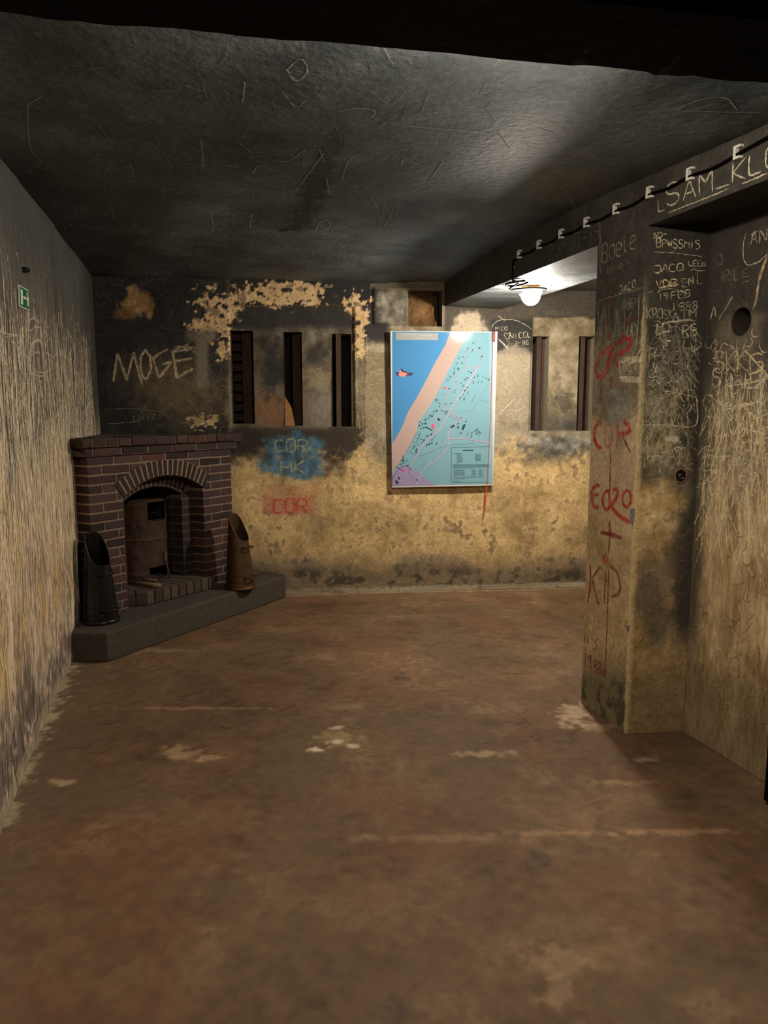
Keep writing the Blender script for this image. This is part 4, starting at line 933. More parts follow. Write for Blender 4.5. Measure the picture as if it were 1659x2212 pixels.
for k in range(17):                                                     # stretchers seen on the two returns
    z = ZP + .008 + k * PITCHB
    for e, s_ in ((FW, 1), (0, -1)):
        for q in ((.105, .205), (.215, .34)) if k % 2 else ((.01, .18), (.19, .34)):
            mb.hexa([FP(e - .02 * s_, q[0], z), FP(e + .005 * s_, q[0], z), FP(e + .005 * s_, q[1], z), FP(e - .02 * s_, q[1], z), FP(e - .02 * s_, q[0], z + BH), FP(e + .005 * s_, q[0], z + BH), FP(e + .005 * s_, q[1], z + BH), FP(e - .02 * s_, q[1], z + BH)], bcol())
place(bevel(mb.build('brick_courses', M['brick'], fire), .004))
mb = MB(); ringb(mb, uc, zc, RR, .108, hw + .005, -.012, .108, 19, dcol); place(bevel(mb.build('brick_arch', M['brick'], fire), .003))
mb = MB(); ringm(mb, uc, zc, RR, .108, hw, -.009, .108, (128, 103, 80)); ringm(mb, uc2, zc2, RR2, .10, hw2, .098, .3, (96, 76, 58)); place(tag(mb.build('arch_mortar', M['brick'], fire), label='pale mortar between the arch bricks'))
mb = MB(); ringb(mb, uc2, zc2, RR2, .10, hw2 + .005, .096, .3, 15, dcol)
courses(mb, UA + .002, UB - .002, ZP, .90, (UA2, UB2, SPR2 - .02, RR2 + .08, zc2, uc2), .11, .2, dcol, 1)
k = 0; z = ZP + .008
while z < SPR2 - .04:
    for (q0, q1) in ((.21, .40), (.41, .58)) if k % 2 else ((.21, .30), (.31, .50), (.51, .59)):
        fbox(mb, UA2 - .10, UA2 + .005, q0, q1, z, z + BH, dcol()); fbox(mb, UB2 - .005, UB2 + .05, q0, q1, z, z + BH, dcol())
    z += PITCHB; k += 1
place(tag(bevel(mb.build('inner_arch', M['brick'], fire), .003), label='set back inner brick arch, darker than the front courses'))
# mantel: flat course, then a course of headers on top
lw = lambda y: (xl(y) - .03, y)
def corner_poly(ue0, ue1, w0): return [FP(ue0, w0, 0)[:2], (FP(ue0, w0, 0)[0] - .02, yb(FP(ue0, w0, 0)[0]) + .02), (-2.16, 5.66), (xl(4.45) - .06, FP(ue1, w0, 0)[1] + .02), FP(ue1, w0, 0)[:2]]
mb = MB()
u = -.055
while u < FW + .03: b = min(u + .212, FW + .04); fbox(mb, u + .005, b - .005, -.030 + rnd.uniform(-.003, .003), .1, 1.184, 1.232, bcol(), .002); u += .215
place(tag(bevel(mb.build('mantel_lower_course', M['brick'], fire), .005)))
mb = MB(); u = -.085; broken = 0
while u < FW + .05:
    b = min(u + .096 + rnd.uniform(-.003, .003), FW + .07)
    if .50 < u < .95: b = min(u + .15 + rnd.uniform(0, .05), FW + .07)
    fbox(mb, u + .004, b - .004, -.062 + rnd.uniform(-.004, .004) + (.03 if .6 < u < .75 else 0), .12, 1.240, 1.292 + rnd.uniform(-.003, .003), tuple(np.array(bcol()) * (.98, 1.0, .92)), .003); u = b
place(tag(bevel(mb.build('mantel_top_course', M['brick'], fire), .006)))
mb = MB(); mb.prism(corner_poly(-.03, FW + .02, .01), 1.18, 1.284, (74, 62, 52)); place(tag(mb.build('mantel_slab', M['concrete'], fire), label='dusty cement top of the mantel'))
mb = MB(); fbox(mb, -.050, FW + .035, -.024, .1, 1.181, 1.236, (104, 84, 68)); fbox(mb, -.078, FW + .062, -.055, .1, 1.238, 1.288, (104, 84, 68)); place(mb.build('mantel_mortar', M['brick'], fire))
# raised brick hearth
mb = MB(); hp = [(.305, .59), (.305, -.095), (.905, -.058), (1.0, .03), (1.0, .11), (.92, .11), (.92, .59)]
mb.prism([FP(a, b, 0)[:2] for a, b in hp], ZP, .258, (60, 50, 42)); place(mb.build('hearth_bed', M['concrete'], fire))
mb = MB(); n = 9
for i in range(n):
    t0, t1 = i / n, (i + 1) / n; u0 = .300 + .608 * t0 + .004; u1 = .300 + .608 * t1 - .004; w0 = -.105 + .037 * t0; w1_ = -.105 + .037 * t1; c = tuple(np.array((70, 58, 48)) + rnd.uniform(-12, 10))
    mb.hexa([FP(u0, w0, ZP + .004), FP(u1, w1_, ZP + .004), FP(u1, w1_ + .20, ZP + .004), FP(u0, w0 + .20, ZP + .004), FP(u0, w0, .268), FP(u1, w1_, .268), FP(u1, w1_ + .20, .266), FP(u0, w0 + .20, .266)], c)
for a0_, a1_, z0_ in (((.912, -.066), (.955, -.02), .268), ((.958, -.016), (1.005, .03), .262)):
    mb.hexa([FP(*a0_, ZP + .004), FP(*a1_, ZP + .004), FP(a1_[0] - .08, a1_[1] + .09, ZP + .004), FP(a0_[0] - .08, a0_[1] + .09, ZP + .004), FP(*a0_, z0_), FP(*a1_, z0_), FP(a1_[0] - .08, a1_[1] + .09, z0_), FP(a0_[0] - .08, a0_[1] + .09, z0_)], (70, 58, 48))
for i in range(6):
    for j in range(3): fbox(mb, .31 + i * .1, .402 + i * .1, .105 + j * .16, .255 + j * .16, .25, .266 + rnd.uniform(-.002, .001), tuple(np.array((60, 50, 41)) + rnd.uniform(-8, 8)))
place(tag(bevel(mb.build('hearth_bricks', M['brick'], fire), .006), label='worn brown hearth bricks set on edge'))

# concrete plinth
pl0, pl1 = Z(233, 1430)[:2], Z(618, 1290)[:2]
mb = MB(); mb.prism([pl0, pl1, (pl1[0] - .03, yb(pl1[0]) + .02), (-2.16, 5.66), (xl(pl0[1]) - .08, pl0[1] + .0)], -.004, ZP, (66, 58, 49))
o = bevel(mb.build('concrete_plinth', M['concrete']), .012, 3); tag(o, 'low grimy concrete plinth in the corner carrying the brick fireplace', 'plinth')

# ---------------------------------------------------------------- drum stove
dc = FP(.558, .375, .268)
stove = root('drum_stove', dc, 0, 'rusty upright drum stove inside the brick fireplace arch', 'stove')
view = math.atan2(-dc[1], -dc[0])
def drum_shell(R, z0, z1, thick, holes):
    vs = []; fs = []; na_, nz = 72, 40
    for j in range(nz + 1):
        z = z0 + (z1 - z0) * j / nz
        for i in range(na_):
            g = 2 * math.pi * i / na_; n_ = fbm(np.array([[math.cos(g), math.sin(g), z * 3]]), 2.5, 3, 141)[0] - .5
            r = R + n_ * .012 + (.004 if j in (2, 3, 20, 37, 38) else 0); vs.append((r * math.cos(g), r * math.sin(g), z))
    nb0 = len(vs)
    for j in range(nz + 1):
        z = z0 + (z1 - z0) * j / nz
        for i in range(na_): g = 2 * math.pi * i / na_; vs.append(((R - thick) * math.cos(g), (R - thick) * math.sin(g), z))
    def solid(i, j):
        g = 2 * math.pi * (i + .5) / na_; z = z0 + (z1 - z0) * (j + .5) / nz; d = (g - view + math.pi) % (2 * math.pi) - math.pi
        return not any(a0 < d < a1 and b0 < z < b1 for a0, a1, b0, b1 in holes)
    for j in range(nz):
        for i in range(na_):
            if not solid(i, j): continue
            i2 = (i + 1) % na_; a = j * na_ + i; b = j * na_ + i2; c = b + na_; d = a + na_
            fs += [(a, b, c, d), (nb0 + d, nb0 + c, nb0 + b, nb0 + a)]
            for (p0, p1, ok) in ((a, b, j > 0 and solid(i, j - 1)), (c, d, j < nz - 1 and solid(i, j + 1)), (b, c, solid(i2, j)), (d, a, solid(i - 1, j))):
                if not ok: fs.append((p1, p0, nb0 + p0, nb0 + p1))
    return vs, fs
vs, fs = drum_shell(.188, 0, .565, .004, [(.28, 1.22, .43, .548), (.28, 1.16, .005, .082)])
link('shell', vs, fs, M['rust'], stove, smooth=False)
mb = MB(); mb.lathe([(.0, .556), (.184, .556), (.192, .560), (.192, .568), (.0, .572)], 48); mb.build('lid', M['rust'], stove)
mb = MB(); mb.lathe([(.0, .40), (.183, .40), (.183, .405), (.0, .405)], 40); mb.build('grate', M['iron'], stove)
mb = MB(); g = view + .75; e = Vector((math.cos(g), math.sin(g), 0)); tt = Vector((-e.y, e.x, 0))
for h in (0, 1):
    q = e * (.193) + tt * (-.05 + .0); mb.tube([q + Vector((0, 0, .424)), q + tt * .11 + Vector((0, 0, .424))], .004, 6)
    break
mb.build('door_sill', M['iron'], stove)
# sticks and rod on the hearth
pk0, pk1 = Z(278, 1258, .28), Z(346, 1266, .28)
o = MB(); o.tube([pk0 - pk0 * 0, (pk0 + pk1) / 2 + [0, 0, .004], pk1], [.009, .014, .017], 8)
o = o.build('charred_stick', M['palewood'], smooth=True); tag(o, 'pale half charred stick lying on the hearth before the drum stove', 'stick')
q0, q1 = Z(300, 1252, .276), Z(335, 1256, .276); o = MB(); o.tube([q0 + [.0, .02, 0], q1 + [0, .03, 0]], [.006, .008], 6)
tag(o.build('wood_splinter', M['palewood'], smooth=True), 'thin wood splinter beside the charred stick on the hearth', 'stick')
rb = np.array(Z(361, 1246, .268)); e = np.array([rb[0] - dc[0], rb[1] - dc[1]]); e = e / np.linalg.norm(e)
rb[:2] = np.array(dc[:2]) + e * .235; o = MB(); o.tube([tuple(rb), (dc[0] + e[0] * .205, dc[1] + e[1] * .205, .40), (dc[0] + e[0] * .201 + .008, dc[1] + e[1] * .201, .455)], [.006, .005, .004], 8)
tag(o.build('poker', M['steel'], smooth=True), 'thin bent iron poker leaning against the right side of the drum stove', 'poker')

# ---------------------------------------------------------------- coal scuttles
def make_scuttle(name, loc, rz, body, trim, label, hgt=.545):
    r0 = root(name, loc, rz, label, 'coal scuttle', 'tall coal scuttles beside the fireplace')
    na_ = 56; nz = 26; vs = []; fs = []
    rad = lambda z: .106 - .092 * z / .545 * 1.0 * (.545 / .545) * 1.0 if False else .106 - .088 * z
    zt = {}
    for i in range(na_):
        g = 2 * math.pi * i / na_; d = (1 - math.cos(g)) / 2                                    # 0 at front (+x), 1 at back
        zt[i] = .352 + (hgt - .352) * float(ss(.0, .97, d)) ** .8
    for sh, th in ((0, 0), (1, .003)):
        for j in range(nz + 1):
            for i in range(na_):
                g = 2 * math.pi * i / na_; z = .012 + (zt[i] - .012) * j / nz if not sh else .012 + (zt[i] - .012) * j / nz
                r = rad(z) - th; off = -.018 * z / hgt; vs.append((r * math.cos(g) + off, r * math.sin(g), z))
    n0 = na_ * (nz + 1)
    for j in range(nz):
        for i in range(na_):
            a = j * na_ + i; b = j * na_ + (i + 1) % na_; c = b + na_; d = a + na_
            fs += [(a, b, c, d), (n0 + d, n0 + c, n0 + b, n0 + a)]
    fs.append(tuple(range(na_ - 1, -1, -1))); fs.append(tuple(n0 + i for i in range(na_)))
    bo = link('body', vs, fs, body, r0, smooth=True)
    mb = MB(); top = [Vector(vs[nz * na_ + i % na_]) for i in range(na_ + 1)]; mb.tube(top, .0036, 8, caps=False); mb.build('rolled_rim', trim, bo, smooth=True)
    mb = MB(); mb.lathe([(.0, 0), (.108, 0), (.111, .004), (.1105, .018), (.106, .022)], 48); mb.build('foot_ring', trim, bo, smooth=True)
    for z in (.058, .068, .108, .292, .312):
        mb = MB(); r = rad(z) + .001; pts = [(r * math.cos(2 * math.pi * i / 48) - .018 * z / hgt, r * math.sin(2 * math.pi * i / 48), z) for i in range(49)]; mb.tube(pts, .0022, 6, caps=False); mb.build('band', trim, bo, smooth=True)
    for z in (.088, .305):
        mb = MB(); r = rad(z); pts = []
        for t in np.linspace(-1, 1, 15):
            g = t * .52; rr = r + .045 * (1 - abs(t) ** 3.0); pts.append((rr * math.cos(g) - .018 * z / hgt + .002, rr * math.sin(g), z + .008 * (1 - t * t)))
        mb.tube(pts, .0055, 8); hd_ = mb.build('handle', trim, r0, smooth=True)
        for sg in (1, -1):
            mb = MB(); g = sg * .52; mb.tube([((r - .004) * math.cos(g) - .018 * z / hgt, (r - .004) * math.sin(g), z - .002), ((r + .006) * math.cos(g) - .018 * z / hgt, (r + .006) * math.sin(g), z - .002)], .011, 10); mb.build('handle_bracket', trim, hd_)
    return r0
make_scuttle('coal_scuttle', (-1.050, 5.30, ZP), math.radians(-28), M['copper'], M['copper_dark'], 'tarnished copper coal scuttle on the plinth right of the fireplace')
make_scuttle('coal_scuttle', (-1.738, 4.425, ZP), math.radians(-38), M['enamel'], M['enamel'], 'black coal scuttle on the plinth left of the fireplace, against the wall')

# ---------------------------------------------------------------- lamps
def make_lamp(loc, glass, label):
    r0 = root('bulkhead_lamp', loc, .3, label, 'lamp')
    mb = MB(); mb.lathe([(.0, 0), (.060, 0), (.062, -.006), (.058, -.020), (.045, -.040), (.050, -.050), (.0, -.050)], 36); mb.build('base', M['rustlamp'], r0, smooth=True)
    mb = MB(); mb.lathe([(.0, -.051)] + [(.062 * math.cos(t), -.053 - .060 * math.sin(t)) for t in np.linspace(0, math.pi / 2, 10)], 32); mb.build('glass_dome', glass, r0, smooth=True)
    mb = MB(); mb.tube([(.070 * math.cos(t), .070 * math.sin(t), -.050) for t in np.linspace(0, 2 * math.pi, 37)], .003, 6, caps=False)
    for a in (0, math.pi / 2):
        mb.tube([(.071 * math.cos(t) * math.cos(a), .071 * math.cos(t) * math.sin(a), -.050 - .072 * math.sin(t)) for t in np.linspace(0, math.pi, 21)], .0026, 6)
    mb.build('wire_cage', M['wire'], r0, smooth=True)
    mb = MB(); mb.tube([(.04, 0, -.030), (.078, 0, -.030)], .011, 12); mb.box((.06, 0, -.018), .022, .022, .014); mb.build('cable_gland', M['steel'], r0)
    return r0
LZ = float(soff_z(np.array([LAMP_BACK_XY[0]]), np.array([LAMP_BACK_XY[1]]))[0])
make_lamp((*LAMP_BACK_XY, LZ), M['glass_back'], 'lit round bulkhead lamp with wire cage under the concrete beam')
LZ2 = float(ceil_z(np.array([LAMP_FRONT_XY[0]]), np.array([LAMP_FRONT_XY[1]]))[0])
make_lamp((*LAMP_FRONT_XY, LZ2), M['glass_front'], 'lit bulkhead lamp on the ceiling, hidden above the black doorway header')

# ---------------------------------------------------------------- cable and clips on the beam face
CL = [(1600, 328), (1496, 375), (1408, 415), (1335, 451), (1271, 480), (1216, 505), (1168, 528), (1125, 549)]
ORD = ['nearest the camera', 'second nearest', 'third nearest', 'fourth nearest', 'fifth nearest', 'sixth nearest', 'seventh nearest', 'farthest of them']
bn = beam.n; ang = math.atan2(beam.u[1], beam.u[0])
cl_pts = []
clip0 = None
for k, (x, y) in enumerate(CL):
    q = beam.world(beam.px([(x, y)]))[0]; cl_pts.append(q)
    if clip0 is None:
        r0 = root('cable_clip', tuple(q), ang, None, 'cable clip', 'white cable clips along the beam')
        for nm, cx_, cz_, sx, sz in (('spine', .012, -.001, .011, .046), ('upper_arm', -.003, .017, .024, .009), ('lower_arm', -.003, -.020, .024, .009)):
            mb = MB(); mb.box((cx_, -.009 if False else .009, cz_), sx, .018, sz); bevel(mb.build(nm, M['clip'], r0), .002)
        if bn @ np.array([-math.sin(ang), math.cos(ang)]) < 0:
            for ch in r0.children: ch.scale = (1, -1, 1)
        clip0 = r0; c = r0
    else:
        c = clip0.copy(); COL.objects.link(c)
        for ch in clip0.children: d = ch.copy(); COL.objects.link(d); d.parent = c
        c.location = tuple(q)
    c.rotation_euler = (0, 0, ang + 0); c['label'] = 'white C-shaped cable clip on the beam face, ' + ORD[k]
e1 = beam.world(beam.px([(1655, 302)]), .012)[0]; last = beam.world(beam.px([(1112, 560)]), .010)[0]
pts = [beam.world(beam.px([(1720, 268)]), .012)[0], e1]
for k, q in enumerate(cl_pts):
    pts.append(q + np.r_[bn, 0] * .010 + [0, 0, -.007])
    nx = cl_pts[k + 1] if k + 1 < len(cl_pts) else last
    pts.append((q + nx) / 2 + np.r_[bn, 0] * .010 + [0, 0, -.020])
pts.append(last)
ed = beam.world(beam.px([(1110, 603)]), .010)[0]; pts += [ed + [0, 0, .02], ed + [0, 0, -.012]]
lx, ly = LAMP_BACK_XY
pts += [(ed[0] + .06, ed[1] + .01, LZ - .022), (lx - .16, ly - .02, LZ - .030), (lx - .06, ly - .06, LZ - .022), (lx + .09, ly - .05, LZ - .02), (lx + .10, ly + .01, LZ - .03), (lx + .075, ly + .02, LZ - .03)]
pts = chaikin(np.array([np.asarray(q, float) for q in pts]), 2)
mb = MB(); mb.tube([tuple(q) for q in pts], .0052, 8); tag(mb.build('power_cable', M['rubber'], smooth=True), 'black power cable clipped along the beam to the lamp', 'cable')
lp = [(lx - .12 + .07 * math.cos(t), ly - .20 + .08 * math.sin(t), LZ - .004 - .02 * math.sin(t / 2)) for t in np.linspace(.3, 5.2, 26)]
mb = MB(); mb.tube(lp, .0065, 8); tag(mb.build('cable_loop', M['rubber'], smooth=True), 'loop of spare black cable under the beam beside the lamp', 'cable')

# ---------------------------------------------------------------- map board
GAP = .042
def bpt(x, y, off):                      # pixel of the photograph -> point on the board plane, GAP + off in front of the wall
    A2 = BA + f.n * (GAP + off); d = ray(x, y); n2_ = np.array([-f.u[1], f.u[0]]); t = (n2_ @ A2) / (d[:2] @ n2_); return np.array([0, 0, H]) + d * t
cm = bpt(956, 1050, 0); board = root('map_board', (cm[0], cm[1], cm[2]), 0, 'tall white framed map of a coast hung on the back wall', 'map')
inv = -Vector(board.location)
CR = [(843, 715), (1075, 716), (1065, 1049), (847, 1053.5)]
fr = [bpt(*q, .010) for q in CR]; bk = [bpt(*q, .010) - np.r_[f.n, 0] * .018 for q in CR]
mb = MB(); mb.hexa([tuple(q) for q in (bk[3], bk[2], fr[2], fr[3], bk[0], bk[1], fr[1], fr[0])])
o = bevel(mb.build('panel', M['board'], board), .002); o.location = inv
mb = MB()
for q in (.30, .62):
    for x_ in (900, 1010):
        c0 = bpt(x_, 715 + 335 * q, -.024); mb = MB(); mb.box(tuple(c0), .03, .030, .03)
        o = mb.build('wall_spacer', M['oldwood'], board); o.location = inv
lay = [0]
prm = MB()
def mp(cx_, cy_): return (830 + cx_ / 6.146, 700 + cy_ / 6.146)       # measured on an enlargement of the sheet
def poly(pts, col, L=None):
    lay[0] = L if L is not None else lay[0] + .00002
    q = [bpt(*mp(*a), .0110 + lay[0]) for a in pts]; prm.add(q, [tuple(range(len(q)))], col)
def pline(pts, wd, col, L=None):
    lay[0] = L if L is not None else lay[0] + .00002
    pts = resample(chaikin(np.array(pts, float), 2 if len(pts) > 2 else 0), 14); t = np.gradient(pts, axis=0); t /= np.maximum(np.linalg.norm(t, axis=1), 1e-9)[:, None]; n_ = np.c_[-t[:, 1], t[:, 0]] * wd / 2
    a = [bpt(*mp(*q), .0110 + lay[0]) for q in pts + n_]; b = [bpt(*mp(*q), .0110 + lay[0]) for q in pts - n_]; n = len(a)
    prm.add(a + b, [(i, i + 1, n + i + 1, n + i) for i in range(n - 1)], col)
SEA, SAND, LAND, LILAC, ROAD, INK = (70, 126, 172), (166, 143, 134), (112, 150, 160), (140, 128, 158), (196, 190, 200), (44, 62, 66)
poly([(108, 100), (1440, 112), (1440, 2122), (108, 2150)], LAND, .0002)
poly([(108, 100), (880, 105), (800, 300), (680, 500), (560, 740), (440, 960), (320, 1160), (230, 1380), (108, 1590)], SEA, .0004)
poly([(880, 105), (1110, 108), (1060, 220), (960, 420), (880, 560), (790, 740), (680, 960), (560, 1160), (455, 1300), (430, 1440), (330, 1640), (210, 1830), (108, 1990), (108, 1590), (230, 1380), (320, 1160), (440, 960), (560, 740), (680, 500), (800, 300)], SAND, .0006)
poly([(108, 1985), (235, 1885), (330, 1890), (420, 1950), (520, 2030), (680, 2140), (108, 2150)], LILAC, .0008)
poly([(1395, 112), (1440, 112), (1440, 2122), (1395, 2122)], (124, 160, 168), .0008)
poly([(150, 112), (718, 120), (716, 215), (160, 210)], (150, 150, 146), .0009)
lay[0] = .001
for (a, b) in (((262, 135), (430, 138)), ((450, 145), (640, 148)), ((400, 185), (500, 188))): pline([a, b], 14, (164, 164, 168))
pline([(155, 262), (560, 268)], 5, (70, 120, 150)); pline([(150, 255), (150, 275)], 5, (70, 120, 150)); pline([(340, 258), (340, 280)], 5, (70, 120, 150)); pline([(530, 262), (530, 282)], 5, (70, 120, 150))
for k in range(5): pline([(228, 300 + k * 40), (230, 312 + k * 40)], 6, (60, 110, 140)); pline([(160 + k * 24, 388), (172 + k * 24, 388)], 6, (60, 110, 140))
pline([(390, 630), (470, 605), (590, 570)], 5, (60, 120, 150))
poly([(145, 640), (390, 645), (365, 686), (175, 688)], (72, 62, 84)); poly([(190, 655), (240, 628), (310, 660), (260, 700), (200, 690)], (236, 132, 118)); poly([(215, 640), (228, 580), (262, 622), (300, 625), (300, 645)], (72, 66, 92)); poly([(190, 640), (215, 612), (232, 640)], (236, 150, 130))
for (a, b) in (((825, 368), (925, 425)), ((690, 598), (790, 655)), ((612, 726), (735, 795)), ((535, 925), (640, 980)), ((425, 1118), (535, 1180))): pline([a, b], 12, (170, 150, 140))
for R_, W2 in (
    ([(350, 1900), (390, 1820), (440, 1730), (490, 1630), (560, 1550), (660, 1470), (740, 1390), (800, 1280), (870, 1170), (900, 1110), (960, 1010), (1060, 880), (1140, 740), (1210, 630), (1250, 560)], 22),
    ([(430, 2120), (470, 2040), (490, 1970), (570, 1880), (680, 1820), (760, 1740), (850, 1640), (850, 1480), (880, 1390), (960, 1310), (1040, 1270)], 20),
    ([(870, 1170), (810, 1090), (790, 1000), (840, 910), (920, 840), (970, 760), (980, 680), (1050, 610), (1100, 580), (1080, 480), (1090, 380), (1180, 330), (1290, 370), (1310, 460), (1270, 550), (1180, 590), (1100, 575)], 14),
    ([(660, 1470), (670, 1310), (730, 1180), (800, 1090)], 16), ([(850, 1520), (1000, 1520), (1160, 1530), (1370, 1580)], 18), ([(870, 1170), (950, 1200), (1010, 1260), (1090, 1290)], 18), ([(860, 1210), (960, 1250), (1000, 1280)], 14),
    ([(740, 1640), (790, 1500), (800, 1400), (900, 1320)], 5), ([(440, 1760), (560, 1720), (740, 1640), (900, 1600), (1200, 1585)], 5), ([(1060, 1160), (1160, 1150), (1230, 1050), (1260, 950), (1340, 880), (1400, 780)], 5), ([(440, 1970), (530, 1850), (580, 1720)], 5),
    ([(1270, 1010), (1390, 1040)], 5), ([(330, 1680), (410, 1740)], 5), ([(380, 1560), (480, 1610)], 5), ([(320, 1900), (330, 2000), (400, 2050)], 6)):
    if W2 > 8: pline(R_, W2 + 2, (120, 126, 138)); pline(R_, W2 - 7, (158, 154, 164))
    else: pline(R_, W2, (96, 128, 136))
pline([(110, 2060), (170, 1950), (250, 1880), (340, 1890)], 9, (96, 84, 130)); pline([(430, 1440), (330, 1640), (200, 1850), (130, 1960)], 5, (70, 100, 110)); pline([(245, 1745), (270, 1840), (205, 1870)], 10, (56, 84, 92)); pline([(150, 1890), (260, 1950)], 9, (120, 60, 100))
poly([(245, 1940), (272, 1936), (280, 1962), (256, 1970)], (226, 60, 110)); poly([(632, 1328), (666, 1330), (664, 1382), (630, 1380)], (224, 74, 110)); poly([(780, 850), (800, 825), (824, 832), (826, 868), (800, 870)], (232, 96, 110))
poly([(140, 2080), (170, 2075), (195, 2110), (165, 2128)], (54, 46, 78)); poly([(180, 2040), (195, 2020), (212, 2060), (198, 2068)], (54, 46, 78)); poly([(425, 2060), (440, 2055), (448, 2080), (434, 2085)], (54, 46, 78))
for (cx_, cy_, S) in ((985, 597, 24), (880, 700, 18), (695, 1008, 24), (612, 1218, 24)): poly([(cx_ - S, cy_ - S * .4), (cx_, cy_ - S), (cx_ + S, cy_), (cx_, cy_ + S)], (86, 108, 112))
rm = random.Random(3)
BLD = [(1110, 320), (1175, 345), (1265, 318), (1180, 255), (1298, 430), (1105, 432), (1045, 435), (985, 460), (1035, 518), (930, 600), (925, 665), (1120, 632), (1155, 645), (1070, 738), (1100, 712), (1195, 712), (1242, 690), (1185, 770), (1245, 775), (1298, 765), (1355, 720), (1385, 740),
       (1020, 790), (1055, 818), (1105, 838), (1070, 884), (1055, 932), (1110, 920), (1010, 978), (1060, 1000), (955, 770), (860, 858), (808, 935), (935, 905), (825, 1055), (890, 1052), (728, 1048), (732, 1097), (660, 1160), (700, 1150), (815, 1195), (835, 1162), (640, 1222), (590, 1250), (550, 1265), (725, 1262),
       (510, 1322), (548, 1320), (470, 1345), (490, 1385), (525, 1375), (465, 1475), (455, 1510), (495, 1528), (530, 1540), (435, 1552), (503, 1570), (575, 1485), (625, 1465), (665, 1505), (637, 1530), (600, 1590), (570, 1600), (635, 1580), (695, 1585), (405, 1620), (430, 1665), (425, 1698), (243, 1808), (300, 1812), (312, 1875), (345, 1925),
       (980, 1320), (985, 1370), (1018, 1440), (1105, 1468), (1060, 1335), (1050, 1385), (1085, 1292), (1022, 1245), (1165, 1448), (1160, 1485), (1210, 1418), (1235, 1405), (1258, 1430), (1278, 1445), (1228, 1450), (475, 1300)]
for (cx_, cy_) in BLD:
    S = rm.uniform(7, 13); a = rm.uniform(0, 3); poly([(cx_ + S * math.cos(a + k * 1.57) * (1.3 if k % 2 else .8), cy_ + S * math.sin(a + k * 1.57)) for k in range(4)], INK)
    if rm.random() < .65: L_2 = rm.uniform(20, 46); s2 = rm.choice((-1, 1)); pline([(cx_, cy_), (cx_ + s2 * L_2 * .5, cy_ - s2 * L_2)], 4, (66, 92, 98))
for (cx_, cy_) in ((965, 520), (845, 745), (550, 1270), (385, 1640), (1172, 1022), (1320, 700), (930, 640), (685, 1155)):
    pline([(cx_ + 16 * math.cos(t), cy_ + 16 * math.sin(t)) for t in np.linspace(0, 6.28, 9)], 4, (86, 112, 118))
pline([(1175, 1000), (1212, 945)], 4, INK); poly([(880, 1360), (925, 1335), (940, 1352), (895, 1378)], INK); poly([(1040, 1350), (1085, 1325), (1072, 1360), (1055, 1405), (1035, 1400)], INK); poly([(705, 1240), (745, 1262), (745, 1282), (715, 1268)], INK); pline([(550, 1360), (640, 1410)], 12, (70, 100, 104)); pline([(755, 1140), (830, 1170)], 5, (90, 100, 140)); pline([(770, 1110), (755, 1150)], 5, (90, 100, 140))
# key panel with its lines of small print
for seg in (((895, 1635), (1418, 1618)), ((895, 1635), (892, 2100)), ((892, 2100), (1390, 2095))): pline(seg, 5, (90, 128, 134))
pline([(1045, 1672), (1185, 1672)], 11, (70, 96, 100))
for y_ in (1716, 1735, 1748, 1762, 1778, 1796, 1812, 1828): pline([(925 if y_ == 1716 else 965, y_), (1000 + rm.uniform(20, 50), y_)], 5, (96, 124, 130))
for y_ in (1722, 1740, 1756, 1772, 1790, 1804): pline([(1205, y_), (1285, y_)], 5, (96, 124, 130))
for y_, x1 in ((1860, 975), (1868, 1400), (1882, 1395), (1893, 1395), (1905, 1180)): pline([(920, y_), (x1, y_ - 6)], 6, (84, 110, 118))
for y_ in (1935, 1955, 1972, 1990, 2005): pline([(922, y_), (980 + rm.uniform(0, 50), y_)], 5, (92, 118, 126)); pline([(1015, y_), (1070, y_)], 5, (92, 118, 126)); pline([(1160, y_ - 6), (1220, y_ - 6)], 5, (92, 118, 126)); pline([(1255, y_ - 8), (1305, y_ - 8)], 5, (92, 118, 126))
pline([(920, 2035), (1328, 2018)], 5, (92, 118, 126)); pline([(920, 2048), (1080, 2045)], 5, (92, 118, 126)); pline([(920, 2082), (1010, 2080)], 5, (92, 118, 126))
o = prm.build('map_sheet', M['print'], board); o.location = inv; o['label'] = 'printed coast map: blue sea, pink beach, green land'
# red cord pointer hung over the board
c0 = bpt(1065.5, 727, .016); cord = root('pointer_cord', tuple(c0), 0, 'red cord on a dark red clip hanging down the right side of the map board', 'cord')
mb = MB(); q = [bpt(*a, .013) for a in ((1062, 716), (1069, 716), (1069, 738), (1062, 738))]; q2 = [a + np.r_[f.n, 0] * .010 for a in q]
mb.hexa([tuple(a) for a in (q[3], q[2], q2[2], q2[3], q[0], q[1], q2[1], q2[0])]); o = bevel(mb.build('clip', M['redplastic'], cord), .002); o.location = -Vector(cord.location)
mb = MB(); q = [bpt(*a, .0232) for a in ((1065, 723), (1067, 723), (1067, 732), (1065, 732))]; mb.add(q, [(0, 1, 2, 3)], (220, 110, 80)); o = mb.build('clip_slot', M['redcord'], cord); o.location = -Vector(cord.location)
mb = MB(); mb.tube([tuple(bpt(*a, .0155)) for a in ((1065, 736), (1062, 820), (1058, 940), (1052, 1050), (1048, 1100), (1047.5, 1104))], .0028, 6)
mb.tube([tuple(bpt(*a, .0165)) for a in ((1052, 1045), (1047, 1090), (1045, 1118))], .0024, 6); o = mb.build('cord', M['redcord'], cord, smooth=True); o.location = -Vector(cord.location)

